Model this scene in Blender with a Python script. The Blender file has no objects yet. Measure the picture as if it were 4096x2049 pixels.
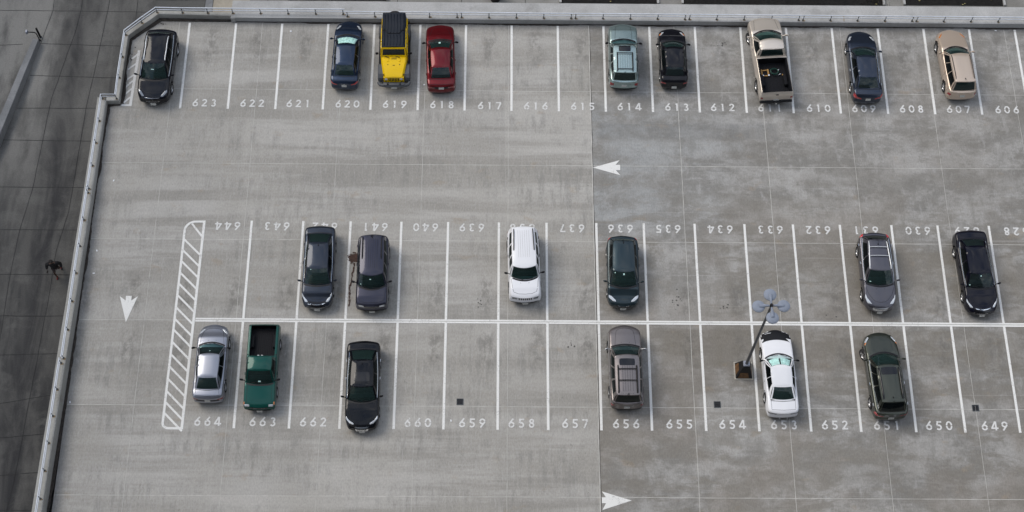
import bpy, math, random
import numpy as np
from mathutils import Vector, Matrix, Euler
from mathutils.bvhtree import BVHTree

# ------------------------------------------------------------------ camera, sky, sun, exposure
scene = bpy.context.scene
COL = scene.collection
cam_data = bpy.data.cameras.new("camera")
cam = bpy.data.objects.new("camera", cam_data)
COL.objects.link(cam)
cam.matrix_world = Matrix.Translation((1.985, -31.257, 73.701)) @ (
    Matrix.Rotation(-0.022385, 4, 'Z') @ Matrix.Rotation(0.445505, 4, 'X') @ Matrix.Rotation(0.027121, 4, 'Z'))
cam_data.sensor_width = 36.0
cam_data.lens = 5910.0 / 4096 * 36
cam_data.clip_start = 0.5
cam_data.clip_end = 4000
scene.camera = cam

SUN_EL, SUN_AZ = math.radians(48), math.radians(-58)     # azimuth measured from north (+Y) towards east
world = bpy.data.worlds.new("World")
scene.world = world
world.use_nodes = True
wn, wl = world.node_tree.nodes, world.node_tree.links
wn.clear()
sky = wn.new('ShaderNodeTexSky')
sky.sky_type = 'NISHITA'
sky.sun_disc = False
sky.sun_elevation = SUN_EL
sky.sun_rotation = SUN_AZ
tc = wn.new('ShaderNodeTexCoord')
mpw = wn.new('ShaderNodeMapping'); mpw.inputs['Scale'].default_value = (1, 1, 1.6)
cn = wn.new('ShaderNodeTexNoise'); cn.inputs['Scale'].default_value = 5.5; cn.inputs['Detail'].default_value = 6
cn.inputs['Roughness'].default_value = 0.56; cn.inputs['Distortion'].default_value = 0.35
cr = wn.new('ShaderNodeValToRGB')
cr.color_ramp.elements[0].position = 0.36; cr.color_ramp.elements[0].color = (1.7, 2.4, 3.8, 1)
cr.color_ramp.elements[1].position = 0.66; cr.color_ramp.elements[1].color = (10.2, 10.2, 10.2, 1)
e = cr.color_ramp.elements.new(0.5); e.color = (5.3, 5.75, 6.6, 1)
mixw = wn.new('ShaderNodeMixRGB'); mixw.inputs[0].default_value = 0.8
bg = wn.new('ShaderNodeBackground'); bg.inputs['Strength'].default_value = 0.105
wo = wn.new('ShaderNodeOutputWorld')
wl.new(tc.outputs['Generated'], mpw.inputs['Vector']); wl.new(mpw.outputs[0], cn.inputs['Vector'])
wl.new(cn.outputs['Fac'], cr.inputs['Fac']); wl.new(sky.outputs[0], mixw.inputs[1]); wl.new(cr.outputs[0], mixw.inputs[2])
wl.new(mixw.outputs[0], bg.inputs['Color']); wl.new(bg.outputs[0], wo.inputs['Surface'])

sd = bpy.data.lights.new("sun", 'SUN'); sd.energy = 1.2; sd.angle = math.radians(34); sd.color = (1.0, 0.92, 0.81)
sun = bpy.data.objects.new("sun", sd); COL.objects.link(sun)
sdir = Vector((math.sin(SUN_AZ) * math.cos(SUN_EL), math.cos(SUN_AZ) * math.cos(SUN_EL), math.sin(SUN_EL)))
sun.rotation_euler = sdir.to_track_quat('Z', 'Y').to_euler()
sun.location = (0, 0, 120)
vs = scene.view_settings
vs.view_transform = 'Standard'; vs.look = 'None'; vs.gamma = 1; vs.exposure = 0.72
try: vs.use_curve_mapping = False
except Exception: pass

random.seed(7)
rnd = random.Random(11)

# ------------------------------------------------------------------ helpers
class MB:
    def __init__(s): s.v = []; s.f = []; s.m = []
    def add(s, verts, faces, m=0):
        o = len(s.v); s.v += [tuple(map(float, v)) for v in verts]
        s.f += [tuple(i + o for i in f) for f in faces]; s.m += [m] * len(faces); return s
    def box(s, c, d, m=0, rot=None):
        x, y, z = d[0] / 2, d[1] / 2, d[2] / 2
        vs_ = [Vector((a * x, b * y, g * z)) for a in (-1, 1) for b in (-1, 1) for g in (-1, 1)]
        if rot: vs_ = [rot @ v for v in vs_]
        return s.add([v + Vector(c) for v in vs_], [(0, 1, 3, 2), (4, 6, 7, 5), (0, 4, 5, 1), (2, 3, 7, 6), (0, 2, 6, 4), (1, 5, 7, 3)], m)
    def rbox(s, c, d, r=.02, m=0, rot=None):
        """box with chamfered edges"""
        hx, hy, hz = d[0] / 2, d[1] / 2, d[2] / 2; r = min(r, hx * .95, hy * .95, hz * .95); vs_ = []; idx = {}
        for a in (-1, 1):
            for b in (-1, 1):
                for g in (-1, 1):
                    for k, p in enumerate(((a * hx, b * (hy - r), g * (hz - r)), (a * (hx - r), b * hy, g * (hz - r)), (a * (hx - r), b * (hy - r), g * hz))):
                        idx[(a, b, g, k)] = len(vs_); vs_.append(Vector(p))
        F = []
        for a in (-1, 1):
            F.append([idx[(a, b, g, 0)] for b, g in ((-1, -1), (1, -1), (1, 1), (-1, 1))])
            F.append([idx[(b, a, g, 1)] for b, g in ((-1, -1), (1, -1), (1, 1), (-1, 1))])
            F.append([idx[(b, g, a, 2)] for b, g in ((-1, -1), (1, -1), (1, 1), (-1, 1))])
        for a in (-1, 1):
            for b in (-1, 1):
                F.append([idx[(a, b, -1, 0)], idx[(a, b, 1, 0)], idx[(a, b, 1, 1)], idx[(a, b, -1, 1)]])
                F.append([idx[(a, -1, b, 0)], idx[(a, 1, b, 0)], idx[(a, 1, b, 2)], idx[(a, -1, b, 2)]])
                F.append([idx[(-1, a, b, 1)], idx[(1, a, b, 1)], idx[(1, a, b, 2)], idx[(-1, a, b, 2)]])
                for g in (-1, 1): F.append([idx[(a, b, g, k)] for k in range(3)])
        if rot: vs_ = [rot @ v for v in vs_]
        return s.add([v + Vector(c) for v in vs_], F, m)
    def tube(s, pts, r, n=8, m=0, cap=True):
        pts = [Vector(p) for p in pts]; R = r if isinstance(r, (list, tuple)) else [r] * len(pts); rings = []; up = None
        for i, p in enumerate(pts):
            t = (pts[min(i + 1, len(pts) - 1)] - pts[max(i - 1, 0)]).normalized()
            if up is None: up = Vector((0, 0, 1)) if abs(t.z) < .9 else Vector((1, 0, 0))
            a = t.cross(up).normalized(); b = a.cross(t).normalized(); up = b
            rings.append([p + R[i] * (math.cos(2 * math.pi * k / n) * a + math.sin(2 * math.pi * k / n) * b) for k in range(n)])
        F = [(i * n + k, i * n + (k + 1) % n, (i + 1) * n + (k + 1) % n, (i + 1) * n + k) for i in range(len(pts) - 1) for k in range(n)]
        if cap: F += [tuple(range(n))[::-1], tuple((len(pts) - 1) * n + k for k in range(n))]
        return s.add([v for ring in rings for v in ring], F, m)
    def lathe(s, prof, c, axis='Z', n=24, m=0):
        """prof = [(r, h)], revolved about an axis through c"""
        V = []
        for r, h in prof:
            for k in range(n):
                a = 2 * math.pi * k / n; x, y = r * math.cos(a), r * math.sin(a)
                V.append(Vector((x, y, h) if axis == 'Z' else (h, x, y)) + Vector(c))
        F = [(i * n + k, i * n + (k + 1) % n, (i + 1) * n + (k + 1) % n, (i + 1) * n + k) for i in range(len(prof) - 1) for k in range(n)]
        return s.add(V, F, m)
    def build(s, name, mats, parent=None, smooth=False, loc=None, angle=None):
        me = bpy.data.meshes.new(name); me.from_pydata(s.v, [], s.f)
        if not isinstance(mats, (list, tuple)): mats = [mats]
        for mt in mats: me.materials.append(mt)
        me.polygons.foreach_set('material_index', s.m)
        import bmesh
        bm = bmesh.new(); bm.from_mesh(me)
        bmesh.ops.recalc_face_normals(bm, faces=bm.faces)
        if smooth:
            for f in bm.faces: f.smooth = True
            if angle:
                for ed in bm.edges:
                    if len(ed.link_faces) == 2 and ed.calc_face_angle(0) > math.radians(angle): ed.smooth = False
        bm.to_mesh(me); bm.free(); me.update()
        o = bpy.data.objects.new(name, me); COL.objects.link(o)
        if parent: o.parent = parent
        if loc is not None: o.location = loc
        return o

def tag(o, label=None, cat=None, group=None, kind=None):
    if label: o['label'] = label
    if cat: o['category'] = cat
    if group: o['group'] = group
    if kind: o['kind'] = kind
    return o
def empty(name, loc=(0, 0, 0), rz=0):
    o = bpy.data.objects.new(name, None); COL.objects.link(o); o.location = loc; o.rotation_euler = (0, 0, rz); o.empty_display_size = .2
    return o

# ------------------------------------------------------------------ materials
def mat(name, color, rough=.6, metal=0., coat=0., spec=None, emis=None, var=0., varscale=3., bump=0., bumpscale=40.):
    m = bpy.data.materials.new(name); m.use_nodes = True; nt = m.node_tree; b = nt.nodes['Principled BSDF']
    b.inputs['Base Color'].default_value = (*color, 1); b.inputs['Roughness'].default_value = rough; b.inputs['Metallic'].default_value = metal
    b.inputs['Coat Weight'].default_value = coat; b.inputs['Coat Roughness'].default_value = .04
    if spec is not None: b.inputs['Specular IOR Level'].default_value = spec
    t = nt.nodes.new('ShaderNodeTexCoord')
    n = nt.nodes.new('ShaderNodeTexNoise'); n.inputs['Scale'].default_value = varscale; n.inputs['Detail'].default_value = 4
    nt.links.new(t.outputs['Object'], n.inputs['Vector'])
    if var:
        r = nt.nodes.new('ShaderNodeMapRange'); r.inputs['From Min'].default_value = .3; r.inputs['From Max'].default_value = .7
        r.inputs['To Min'].default_value = 1 - var; r.inputs['To Max'].default_value = 1 + var
        mm = nt.nodes.new('ShaderNodeVectorMath'); mm.operation = 'SCALE'; mm.inputs[0].default_value = color
        nt.links.new(n.outputs['Fac'], r.inputs['Value']); nt.links.new(r.outputs[0], mm.inputs['Scale']); nt.links.new(mm.outputs[0], b.inputs['Base Color'])
    if bump:
        n2 = nt.nodes.new('ShaderNodeTexNoise'); n2.inputs['Scale'].default_value = bumpscale; nt.links.new(t.outputs['Object'], n2.inputs['Vector'])
        bp = nt.nodes.new('ShaderNodeBump'); bp.inputs['Strength'].default_value = bump; bp.inputs['Distance'].default_value = .01
        nt.links.new(n2.outputs['Fac'], bp.inputs['Height']); nt.links.new(bp.outputs[0], b.inputs['Normal'])
    return m

def N(nt, kind, **kw):
    n = nt.nodes.new(kind)
    for k, v in kw.items():
        if k in n.inputs: n.inputs[k].default_value = v
        else: setattr(n, k, v)
    return n
def noise(nt, vec, scale, stretch=(1, 1, 1), detail=5, rough=.55, dist=0., off=(0, 0, 0)):
    mp = N(nt, 'ShaderNodeMapping'); mp.inputs['Scale'].default_value = stretch; mp.inputs['Location'].default_value = off
    n = N(nt, 'ShaderNodeTexNoise'); n.inputs['Scale'].default_value = scale; n.inputs['Detail'].default_value = detail
    n.inputs['Roughness'].default_value = rough; n.inputs['Distortion'].default_value = dist
    nt.links.new(vec, mp.inputs['Vector']); nt.links.new(mp.outputs[0], n.inputs['Vector']); return n.outputs['Fac']
def rng(nt, val, a, b, c, d, smooth=True):
    r = N(nt, 'ShaderNodeMapRange'); r.inputs['From Min'].default_value = a; r.inputs['From Max'].default_value = b
    r.inputs['To Min'].default_value = c; r.inputs['To Max'].default_value = d
    if smooth: r.interpolation_type = 'SMOOTHSTEP'
    nt.links.new(val, r.inputs['Value']); return r.outputs[0]
def math_(nt, op, a, b=None):
    m = N(nt, 'ShaderNodeMath', operation=op)
    for i, q in enumerate((a, b)):
        if q is None: continue
        if isinstance(q, (int, float)): m.inputs[i].default_value = q
        else: nt.links.new(q, m.inputs[i])
    return m.outputs[0]
def mixc(nt, f, a, b, mode='MIX'):
    m = N(nt, 'ShaderNodeMixRGB', blend_type=mode)
    for i, q in enumerate((f, a, b)):
        if isinstance(q, (int, float)): m.inputs[i].default_value = q
        elif isinstance(q, tuple): m.inputs[i].default_value = (*q, 1)
        else: nt.links.new(q, m.inputs[i])
    return m.outputs[0]

def base_mat(name, rough=.9):
    m = bpy.data.materials.new(name); m.use_nodes = True; nt = m.node_tree
    t = N(nt, 'ShaderNodeTexCoord'); b = nt.nodes['Principled BSDF']; b.inputs['Roughness'].default_value = rough
    return m, nt, t.outputs['Object'], b

def concrete_deck():
    m, nt, P, b = base_mat('deck_concrete', .82)
    sx = N(nt, 'ShaderNodeSeparateXYZ'); nt.links.new(P, sx.inputs[0]); X, Y = sx.outputs[0], sx.outputs[1]
    right = rng(nt, math_(nt, 'ADD', X, -7.33), -.015, .015, 0, 1)
    # old pour (west of the seam): even, warm, finely broomed across the lanes
    big = noise(nt, P, .16, detail=4)
    bandsY = noise(nt, P, 1., (.045, .6, 1), detail=7, rough=.66, dist=.3)
    streak = noise(nt, P, 1., (2.6, .5, 1), detail=7, rough=.72, dist=.25)
    streak2 = noise(nt, P, 1., (8.5, .9, 1), detail=3, rough=.6, off=(3, 5, 0))
    fine = noise(nt, P, 14, (1, .45, 1), detail=6, rough=.75)
    mask = rng(nt, noise(nt, P, .3, (.45, 1.5, 1), detail=5, rough=.7, off=(9, 2, 0)), .42, .6, 0, 1)
    L = mixc(nt, rng(nt, bandsY, .4, .6, 0, 1), (.292, .28, .256), (.425, .412, .388))
    L = mixc(nt, rng(nt, big, .35, .65, 0, .7), L, (.35, .335, .305))
    st = rng(nt, streak, .42, .66, 0, 1)
    L = mixc(nt, math_(nt, 'MULTIPLY', math_(nt, 'MULTIPLY', st, mask), .6), L, (.21, .206, .192))
    L = mixc(nt, math_(nt, 'MULTIPLY', rng(nt, streak2, .5, .72, 0, 1), .28), L, (.44, .432, .418))
    # newer pour (east of the seam): trowelled, blotchy, bluish bloom and damp brown patches
    w1 = noise(nt, P, .42, (.75, 1.2, 1), detail=8, rough=.68, dist=.25, off=(20, 3, 0))
    w2 = noise(nt, P, 1.15, (.7, 1.1, 1), detail=8, rough=.74, dist=.15, off=(2, 30, 0))
    w3 = noise(nt, P, 1., (.22, 2.2, 1), detail=7, rough=.72, dist=.15, off=(7, 8, 0))
    w5 = noise(nt, P, 1., (1.7, .5, 1), detail=7, rough=.7, dist=.1, off=(31, 12, 0))
    w4 = noise(nt, P, .2, detail=3, off=(50, 8, 0))
    R = mixc(nt, rng(nt, w1, .42, .6, 0, 1), (.212, .205, .19), (.34, .332, .317))
    R = mixc(nt, rng(nt, w2, .5, .64, 0, .6), R, (.37, .361, .345))
    R = mixc(nt, rng(nt, w2, .47, .34, 0, .6), R, (.175, .166, .147))
    R = mixc(nt, rng(nt, w5, .5, .66, 0, .5), R, (.185, .178, .162))
    R = mixc(nt, rng(nt, w5, .47, .32, 0, .6), R, (.385, .38, .37))
    R = mixc(nt, rng(nt, w3, .55, .72, 0, .5), R, (.39, .388, .38))
    R = mixc(nt, rng(nt, w3, .42, .28, 0, .45), R, (.14, .138, .132))
    R = mixc(nt, math_(nt, 'MULTIPLY', rng(nt, w4, .44, .6, 0, .55), rng(nt, Y, 9., 5., .3, 1)), R, (.225, .2, .17))
    # pale bluish bloom in the aisle close to the seam
    fx = rng(nt, X, 7.4, 19., 1, 0); fy = math_(nt, 'MULTIPLY', rng(nt, Y, 4.2, 6.8, 0, 1), rng(nt, Y, 14.4, 12.9, 0, 1))
    bl = math_(nt, 'MULTIPLY', math_(nt, 'MULTIPLY', fx, fy), rng(nt, w1, .4, .58, .25, 1))
    R = mixc(nt, math_(nt, 'MULTIPLY', bl, .6), R, (.32, .34, .35))
    # brown damp shading along the stalls and long trowel smears
    w6 = noise(nt, P, 1., (.3, .9, 1), detail=8, rough=.72, dist=.35, off=(61, 22, 0))
    R = mixc(nt, math_(nt, 'MULTIPLY', rng(nt, w6, .48, .58, 0, .7), rng(nt, Y, 9., 5., .35, 1)), R, (.2, .186, .162))
    R = mixc(nt, rng(nt, w6, .44, .34, 0, .4), R, (.375, .366, .35))
    def box_(v, a, b_, e=.35): return math_(nt, 'MULTIPLY', rng(nt, v, a - e, a, 0, 1), rng(nt, v, b_ + e, b_, 0, 1))
    Yw = math_(nt, 'ADD', Y, math_(nt, 'MULTIPLY', w2, .8)); Xw = math_(nt, 'ADD', X, math_(nt, 'MULTIPLY', w2, -.8))
    for (a, b_, c, d, colr, st_) in ((10.6, 60., -2.1, -.15, (.175, .158, .13), .75), (7.5, 17.5, 12.0, 12.75, (.17, .172, .17), .6), (7.8, 15.5, 11.2, 11.55, (.37, .38, .38), .5), (15., 30., 2.2, 4.6, (.19, .172, .142), .55), (12.4, 16.2, -6.6, -3.8, (.36, .355, .34), .35),
            (17.2, 23.2, -8.4, -6.7, (.2, .19, .17), .45), (10.4, 14., .4, 3.6, (.34, .335, .32), .35), (19., 60., 8.9, 9.6, (.21, .2, .18), .4), (7.45, 8.2, -11, 5.2, (.22, .205, .18), .35)):
        R = mixc(nt, math_(nt, 'MULTIPLY', math_(nt, 'MULTIPLY', box_(Xw, a, b_), box_(Yw, c, d, .3)), rng(nt, w5, .34, .6, st_, st_ * .35)), R, colr)
    C = mixc(nt, right, L, R)
    # every slab panel set a touch differently
    cb = N(nt, 'ShaderNodeCombineXYZ'); nt.links.new(math_(nt, 'FLOOR', math_(nt, 'DIVIDE', math_(nt, 'ADD', X, -7.33), 4.98)), cb.inputs[0]); nt.links.new(math_(nt, 'FLOOR', math_(nt, 'DIVIDE', math_(nt, 'ADD', Y, .018), 4.87)), cb.inputs[1])
    wnz = N(nt, 'ShaderNodeTexWhiteNoise', noise_dimensions='3D'); nt.links.new(cb.outputs[0], wnz.inputs['Vector'])
    sc = N(nt, 'ShaderNodeVectorMath', operation='SCALE'); nt.links.new(C, sc.inputs[0]); nt.links.new(rng(nt, wnz.outputs['Value'], 0, 1, .95, 1.05, False), sc.inputs['Scale']); C = sc.outputs[0]
    # traffic film in the aisles, drips in the stalls
    dr = noise(nt, P, 2.1, detail=6, rough=.7, off=(4, 4, 4))
    C = mixc(nt, rng(nt, dr, .66, .74, 0, .45), C, (.1, .098, .092))
    spk = noise(nt, P, 9, detail=2, off=(1, 6, 2))
    C = mixc(nt, rng(nt, spk, .735, .76, 0, .65), C, (.06, .055, .05))
    drip = noise(nt, P, 1.7, (1.2, .8, 1), detail=6, rough=.72, off=(77, 3, 0))
    cx_ = math_(nt, 'PINGPONG', math_(nt, 'ADD', X, 30.1), 1.37); ctr = rng(nt, cx_, .7, 1.25, 0, 1)
    yb_ = math_(nt, 'MAXIMUM', math_(nt, 'MAXIMUM', rng(nt, math_(nt, 'ABSOLUTE', math_(nt, 'ADD', Y, -17.6)), .5, 1.7, 1, 0), rng(nt, math_(nt, 'ABSOLUTE', math_(nt, 'ADD', Y, -1.5)), .5, 1.6, 1, 0)), rng(nt, math_(nt, 'ABSOLUTE', math_(nt, 'ADD', Y, 1.6)), .5, 1.6, 1, 0))
    C = mixc(nt, math_(nt, 'MULTIPLY', math_(nt, 'MULTIPLY', ctr, yb_), rng(nt, drip, .42, .6, 0, .5)), C, (.11, .105, .095))
    hs = noise(nt, P, 1., (.12, 9., 1), detail=3, rough=.5, off=(5, 40, 0))
    C = mixc(nt, rng(nt, hs, .66, .74, 0, .3), C, (.44, .43, .415))
    tan = noise(nt, P, .8, (1, 1.6, 1), detail=5, off=(13, 7, 1))
    C = mixc(nt, rng(nt, tan, .62, .74, 0, .3), C, (.3, .23, .15))
    # grime washed against the parapets
    gx = rng(nt, math_(nt, 'ADD', X, math_(nt, 'MULTIPLY', w2, .9)), -20.45, -19.2, 1, 0)
    gy = rng(nt, math_(nt, 'ADD', Y, math_(nt, 'MULTIPLY', w2, -.7)), 18.4, 19.0, 0, 1)
    C = mixc(nt, math_(nt, 'MULTIPLY', math_(nt, 'MAXIMUM', gx, gy), .5), C, (.14, .138, .14))
    C = mixc(nt, rng(nt, fine, .3, .7, 0, 1), mixc(nt, 1., C, (.86, .86, .86), 'MULTIPLY'), mixc(nt, 1., C, (1.13, 1.13, 1.13), 'MULTIPLY'))
    nt.links.new(C, b.inputs['Base Color'])
    nt.links.new(rng(nt, w1, .3, .7, .68, .9), b.inputs['Roughness'])
    bp = N(nt, 'ShaderNodeBump'); bp.inputs['Strength'].default_value = .25; bp.inputs['Distance'].default_value = .01
    nt.links.new(fine, bp.inputs['Height']); nt.links.new(bp.outputs[0], b.inputs['Normal'])
    return m

def concrete_plain(name, c0, c1, scale=.6, stretch=(1, 1, 1), stain=None, fine_amt=.1):
    m, nt, P, b = base_mat(name, .88)
    a = noise(nt, P, scale, stretch, detail=6, rough=.6, dist=.3); f = noise(nt, P, 12, detail=6, rough=.7)
    C = mixc(nt, rng(nt, a, .35, .65, 0, 1), c0, c1)
    if stain:
        s2 = noise(nt, P, 1.3, (1, 1, .3), detail=5, off=(5, 5, 5)); C = mixc(nt, rng(nt, s2, .55, .75, 0, .6), C, stain)
    C = mixc(nt, rng(nt, f, .3, .7, 0, 1), mixc(nt, 1., C, (1 - fine_amt,) * 3, 'MULTIPLY'), mixc(nt, 1., C, (1 + fine_amt,) * 3, 'MULTIPLY'))
    nt.links.new(C, b.inputs['Base Color'])
    bp = N(nt, 'ShaderNodeBump'); bp.inputs['Strength'].default_value = .2; bp.inputs['Distance'].default_value = .01
    nt.links.new(f, bp.inputs['Height']); nt.links.new(bp.outputs[0], b.inputs['Normal'])
    return m

def shaded_ramp_concrete():
    m, nt, P, b = base_mat('shaded_ramp_concrete', .85)
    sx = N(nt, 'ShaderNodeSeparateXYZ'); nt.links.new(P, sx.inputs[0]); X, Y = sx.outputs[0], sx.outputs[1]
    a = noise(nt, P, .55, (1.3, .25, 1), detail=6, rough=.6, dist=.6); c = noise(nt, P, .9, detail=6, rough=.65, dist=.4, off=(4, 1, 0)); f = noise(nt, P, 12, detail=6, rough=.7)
    C = mixc(nt, rng(nt, a, .36, .62, 0, 1), (.036, .036, .037), (.092, .09, .085))  # dirty concrete, with the streaky shade on the ramp painted into the base
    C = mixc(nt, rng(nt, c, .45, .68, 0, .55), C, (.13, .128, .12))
    # paler up the ramp, where the painted shade thins out
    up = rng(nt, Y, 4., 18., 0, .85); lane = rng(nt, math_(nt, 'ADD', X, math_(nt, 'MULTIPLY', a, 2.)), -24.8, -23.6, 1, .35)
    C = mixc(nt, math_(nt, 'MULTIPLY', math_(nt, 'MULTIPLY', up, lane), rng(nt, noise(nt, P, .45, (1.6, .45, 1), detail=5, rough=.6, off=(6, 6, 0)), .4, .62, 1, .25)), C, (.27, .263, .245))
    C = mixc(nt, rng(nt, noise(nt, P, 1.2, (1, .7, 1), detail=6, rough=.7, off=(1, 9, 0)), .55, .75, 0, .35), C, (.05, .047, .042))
    # near-black band: tyre lane and painted shade together
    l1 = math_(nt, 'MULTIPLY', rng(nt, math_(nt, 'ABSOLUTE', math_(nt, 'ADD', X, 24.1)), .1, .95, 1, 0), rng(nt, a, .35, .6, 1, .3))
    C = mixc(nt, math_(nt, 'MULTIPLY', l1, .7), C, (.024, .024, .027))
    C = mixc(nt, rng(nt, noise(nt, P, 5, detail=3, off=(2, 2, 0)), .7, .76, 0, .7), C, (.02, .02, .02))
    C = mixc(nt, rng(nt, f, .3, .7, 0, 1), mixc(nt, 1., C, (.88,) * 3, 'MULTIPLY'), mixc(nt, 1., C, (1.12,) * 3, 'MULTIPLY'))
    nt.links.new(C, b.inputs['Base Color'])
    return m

def paint_marking(name, c, wear=.55):
    m, nt, P, b = base_mat(name, .7)
    f = noise(nt, P, 9, detail=7, rough=.8, off=(3, 1, 1)); g = noise(nt, P, 1.2, detail=3, off=(8, 8, 0)); h = noise(nt, P, 40, detail=3)
    C = mixc(nt, rng(nt, math_(nt, 'ADD', f, math_(nt, 'MULTIPLY', g, .4)), .72, .9, 0, wear), c, (.3, .295, .28))
    C = mixc(nt, rng(nt, h, .35, .65, .12, 0), C, (.3, .29, .27))
    nt.links.new(C, b.inputs['Base Color']); return m

def car_paint(name, c, metal=.35, rough=.35, dirt=.05):
    m, nt, P, b = base_mat(name, rough)
    n = noise(nt, P, 2.2, detail=4, rough=.6); d = noise(nt, P, 60, detail=2)
    C = mixc(nt, rng(nt, n, .4, .75, 0, dirt), c, tuple(min(.5, q * 1.3 + .03) for q in c))
    nt.links.new(C, b.inputs['Base Color'])
    b.inputs['Metallic'].default_value = metal
    nt.links.new(rng(nt, d, .3, .7, rough - .05, rough + .08), b.inputs['Roughness'])
    b.inputs['Coat Weight'].default_value = 1.; b.inputs['Coat IOR'].default_value = 1.36; b.inputs['Specular IOR Level'].default_value = .05
    nt.links.new(rng(nt, n, .35, .7, .07, .14), b.inputs['Coat Roughness'])
    # slight orange peel so that sky reflections wobble
    w = noise(nt, P, 3.0, detail=2); bp = N(nt, 'ShaderNodeBump'); bp.inputs['Strength'].default_value = .12; bp.inputs['Distance'].default_value = .02
    nt.links.new(w, bp.inputs['Height']); nt.links.new(bp.outputs[0], b.inputs['Coat Normal'])
    return m

def glass_mat(name, tint=(.05, .09, .085), trans=.45, ior=1.42, refl=(.85, .95, .95)):
    m = bpy.data.materials.new(name); m.use_nodes = True; nt = m.node_tree; nt.nodes.clear()
    out = N(nt, 'ShaderNodeOutputMaterial'); tr = N(nt, 'ShaderNodeBsdfTransparent'); tr.inputs[0].default_value = (tint[0] * 9, tint[1] * 9, tint[2] * 9, 1)
    df = N(nt, 'ShaderNodeBsdfDiffuse'); df.inputs[0].default_value = (tint[0] * .4, tint[1] * .4, tint[2] * .4, 1)
    gl = N(nt, 'ShaderNodeBsdfGlossy'); gl.inputs['Roughness'].default_value = .02; gl.inputs[0].default_value = (*refl, 1)
    fr = N(nt, 'ShaderNodeFresnel'); fr.inputs['IOR'].default_value = ior
    m1 = N(nt, 'ShaderNodeMixShader'); m1.inputs[0].default_value = trans
    m2 = N(nt, 'ShaderNodeMixShader')
    t = N(nt, 'ShaderNodeTexCoord'); w = noise(nt, t.outputs['Object'], 2.2, detail=2)
    bp = N(nt, 'ShaderNodeBump'); bp.inputs['Strength'].default_value = .12; bp.inputs['Distance'].default_value = .02
    nt.links.new(w, bp.inputs['Height']); nt.links.new(bp.outputs[0], gl.inputs['Normal'])
    nt.links.new(df.outputs[0], m1.inputs[1]); nt.links.new(tr.outputs[0], m1.inputs[2])
    nt.links.new(fr.outputs[0], m2.inputs[0]); nt.links.new(m1.outputs[0], m2.inputs[1]); nt.links.new(gl.outputs[0], m2.inputs[2]); nt.links.new(m2.outputs[0], out.inputs[0])
    return m

M = {}
M['deck'] = concrete_deck()
M['ramp'] = shaded_ramp_concrete()
M['parapet'] = concrete_plain('parapet_concrete', (.34, .335, .31), (.42, .415, .39), .8, (1, .5, 1), stain=(.22, .21, .185))
M['ledge'] = concrete_plain('ledge_concrete', (.36, .36, .355), (.44, .44, .435), .5, (1, 1, 1), stain=(.27, .268, .26))
M['street'] = concrete_plain('street_concrete', (.2, .195, .18), (.27, .265, .25), .4)
M['tanwalk'] = concrete_plain('tan_walk', (.34, .3, .24), (.42, .38, .31), .7)
M['greywalk'] = concrete_plain('grey_walk', (.2, .205, .21), (.27, .275, .28), .7)
M['far_ground'] = concrete_plain('far_ground', (.09, .09, .085), (.13, .13, .12), .05)
M['line'] = paint_marking('white_line_paint', (.8, .8, .78), .6)
M['digit'] = paint_marking('white_stencil_paint', (.7, .7, .69), .95)
M['joint'] = mat('joint_sealant_pale', (.5, .49, .46), .8, var=.25, varscale=2)
M['joint_dark'] = mat('joint_gap_dark', (.03, .03, .03), .9, var=.3)
M['dirt'] = mat('dirt_crust', (.045, .038, .032), .95, var=.4, varscale=4)
M['oil'] = mat('oil_stain', (.06, .056, .05), .5, var=.3, varscale=6)
M['rustspill'] = mat('dried_brown_spill', (.06, .03, .022), .8, var=.35, varscale=9)
M['rust'] = mat('rust_stain', (.27, .2, .12), .9, var=.4, varscale=20)
M['galv'] = mat('galvanised_rail', (.68, .72, .78), .5, metal=.1, var=.1)
M['post'] = mat('dark_post', (.07, .08, .085), .5, metal=.4, var=.2)
M['lampgrey'] = mat('lamp_grey_enamel', (.24, .27, .33), .7, spec=.3, metal=0, var=.07, varscale=5)
M['lamppole'] = mat('lamp_pole_grey', (.085, .09, .1), .45, metal=.3, var=.15)
M['black'] = mat('black_trim', (.008, .008, .01), .5, spec=.3, var=.2)
M['blackgloss'] = mat('black_gloss', (.006, .006, .008), .12)
M['rubber'] = mat('tyre_rubber', (.018, .018, .019), .8, var=.2, varscale=8)
M['alloy'] = mat('alloy_rim', (.55, .56, .58), .28, metal=.85)
M['chrome'] = mat('chrome', (.8, .82, .84), .12, metal=1.)
M['silverrail'] = mat('silver_roof_rail', (.72, .74, .76), .3, metal=.35, coat=.5)
M['interior'] = mat('car_interior', (.016, .017, .018), .8, var=.3)
M['seat_dark'] = mat('seat_dark', (.05, .055, .06), .8, var=.2, varscale=6)
M['seat_pale'] = mat('seat_pale', (.3, .36, .37), .8, var=.15, varscale=6)
M['lens'] = mat('headlight_lens', (.62, .65, .68), .15, metal=.35, coat=1.)
M['lensdark'] = mat('headlight_lens_smoked', (.2, .22, .25), .12, metal=.3, coat=1.)
M['amber'] = mat('amber_lens', (.6, .2, .05), .2, coat=1.)
M['red'] = mat('red_lens', (.28, .01, .014), .15, coat=1.)
M['redhot'] = mat('bright_red_lens', (.5, .012, .018), .15, coat=1.)
M['plate'] = mat('licence_plate', (.5, .5, .47), .5, var=.6, varscale=55)
M['sticker'] = mat('pale_permit', (.55, .8, .76), .6, var=.2, varscale=30)
M['sunshade'] = mat('silver_sunshade', (.72, .88, .86), .45, metal=.1, var=.25, varscale=7)
M['glass'] = glass_mat('tinted_glass')
M['glassdark'] = glass_mat('dark_tinted_glass', (.012, .016, .018), .15)
M['glassclear'] = glass_mat('clear_glass', (.06, .085, .085), .62)
M['glassshade'] = glass_mat('shaded_windshield_glass', (.1, .111, .109), .93, 1.3)
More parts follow.
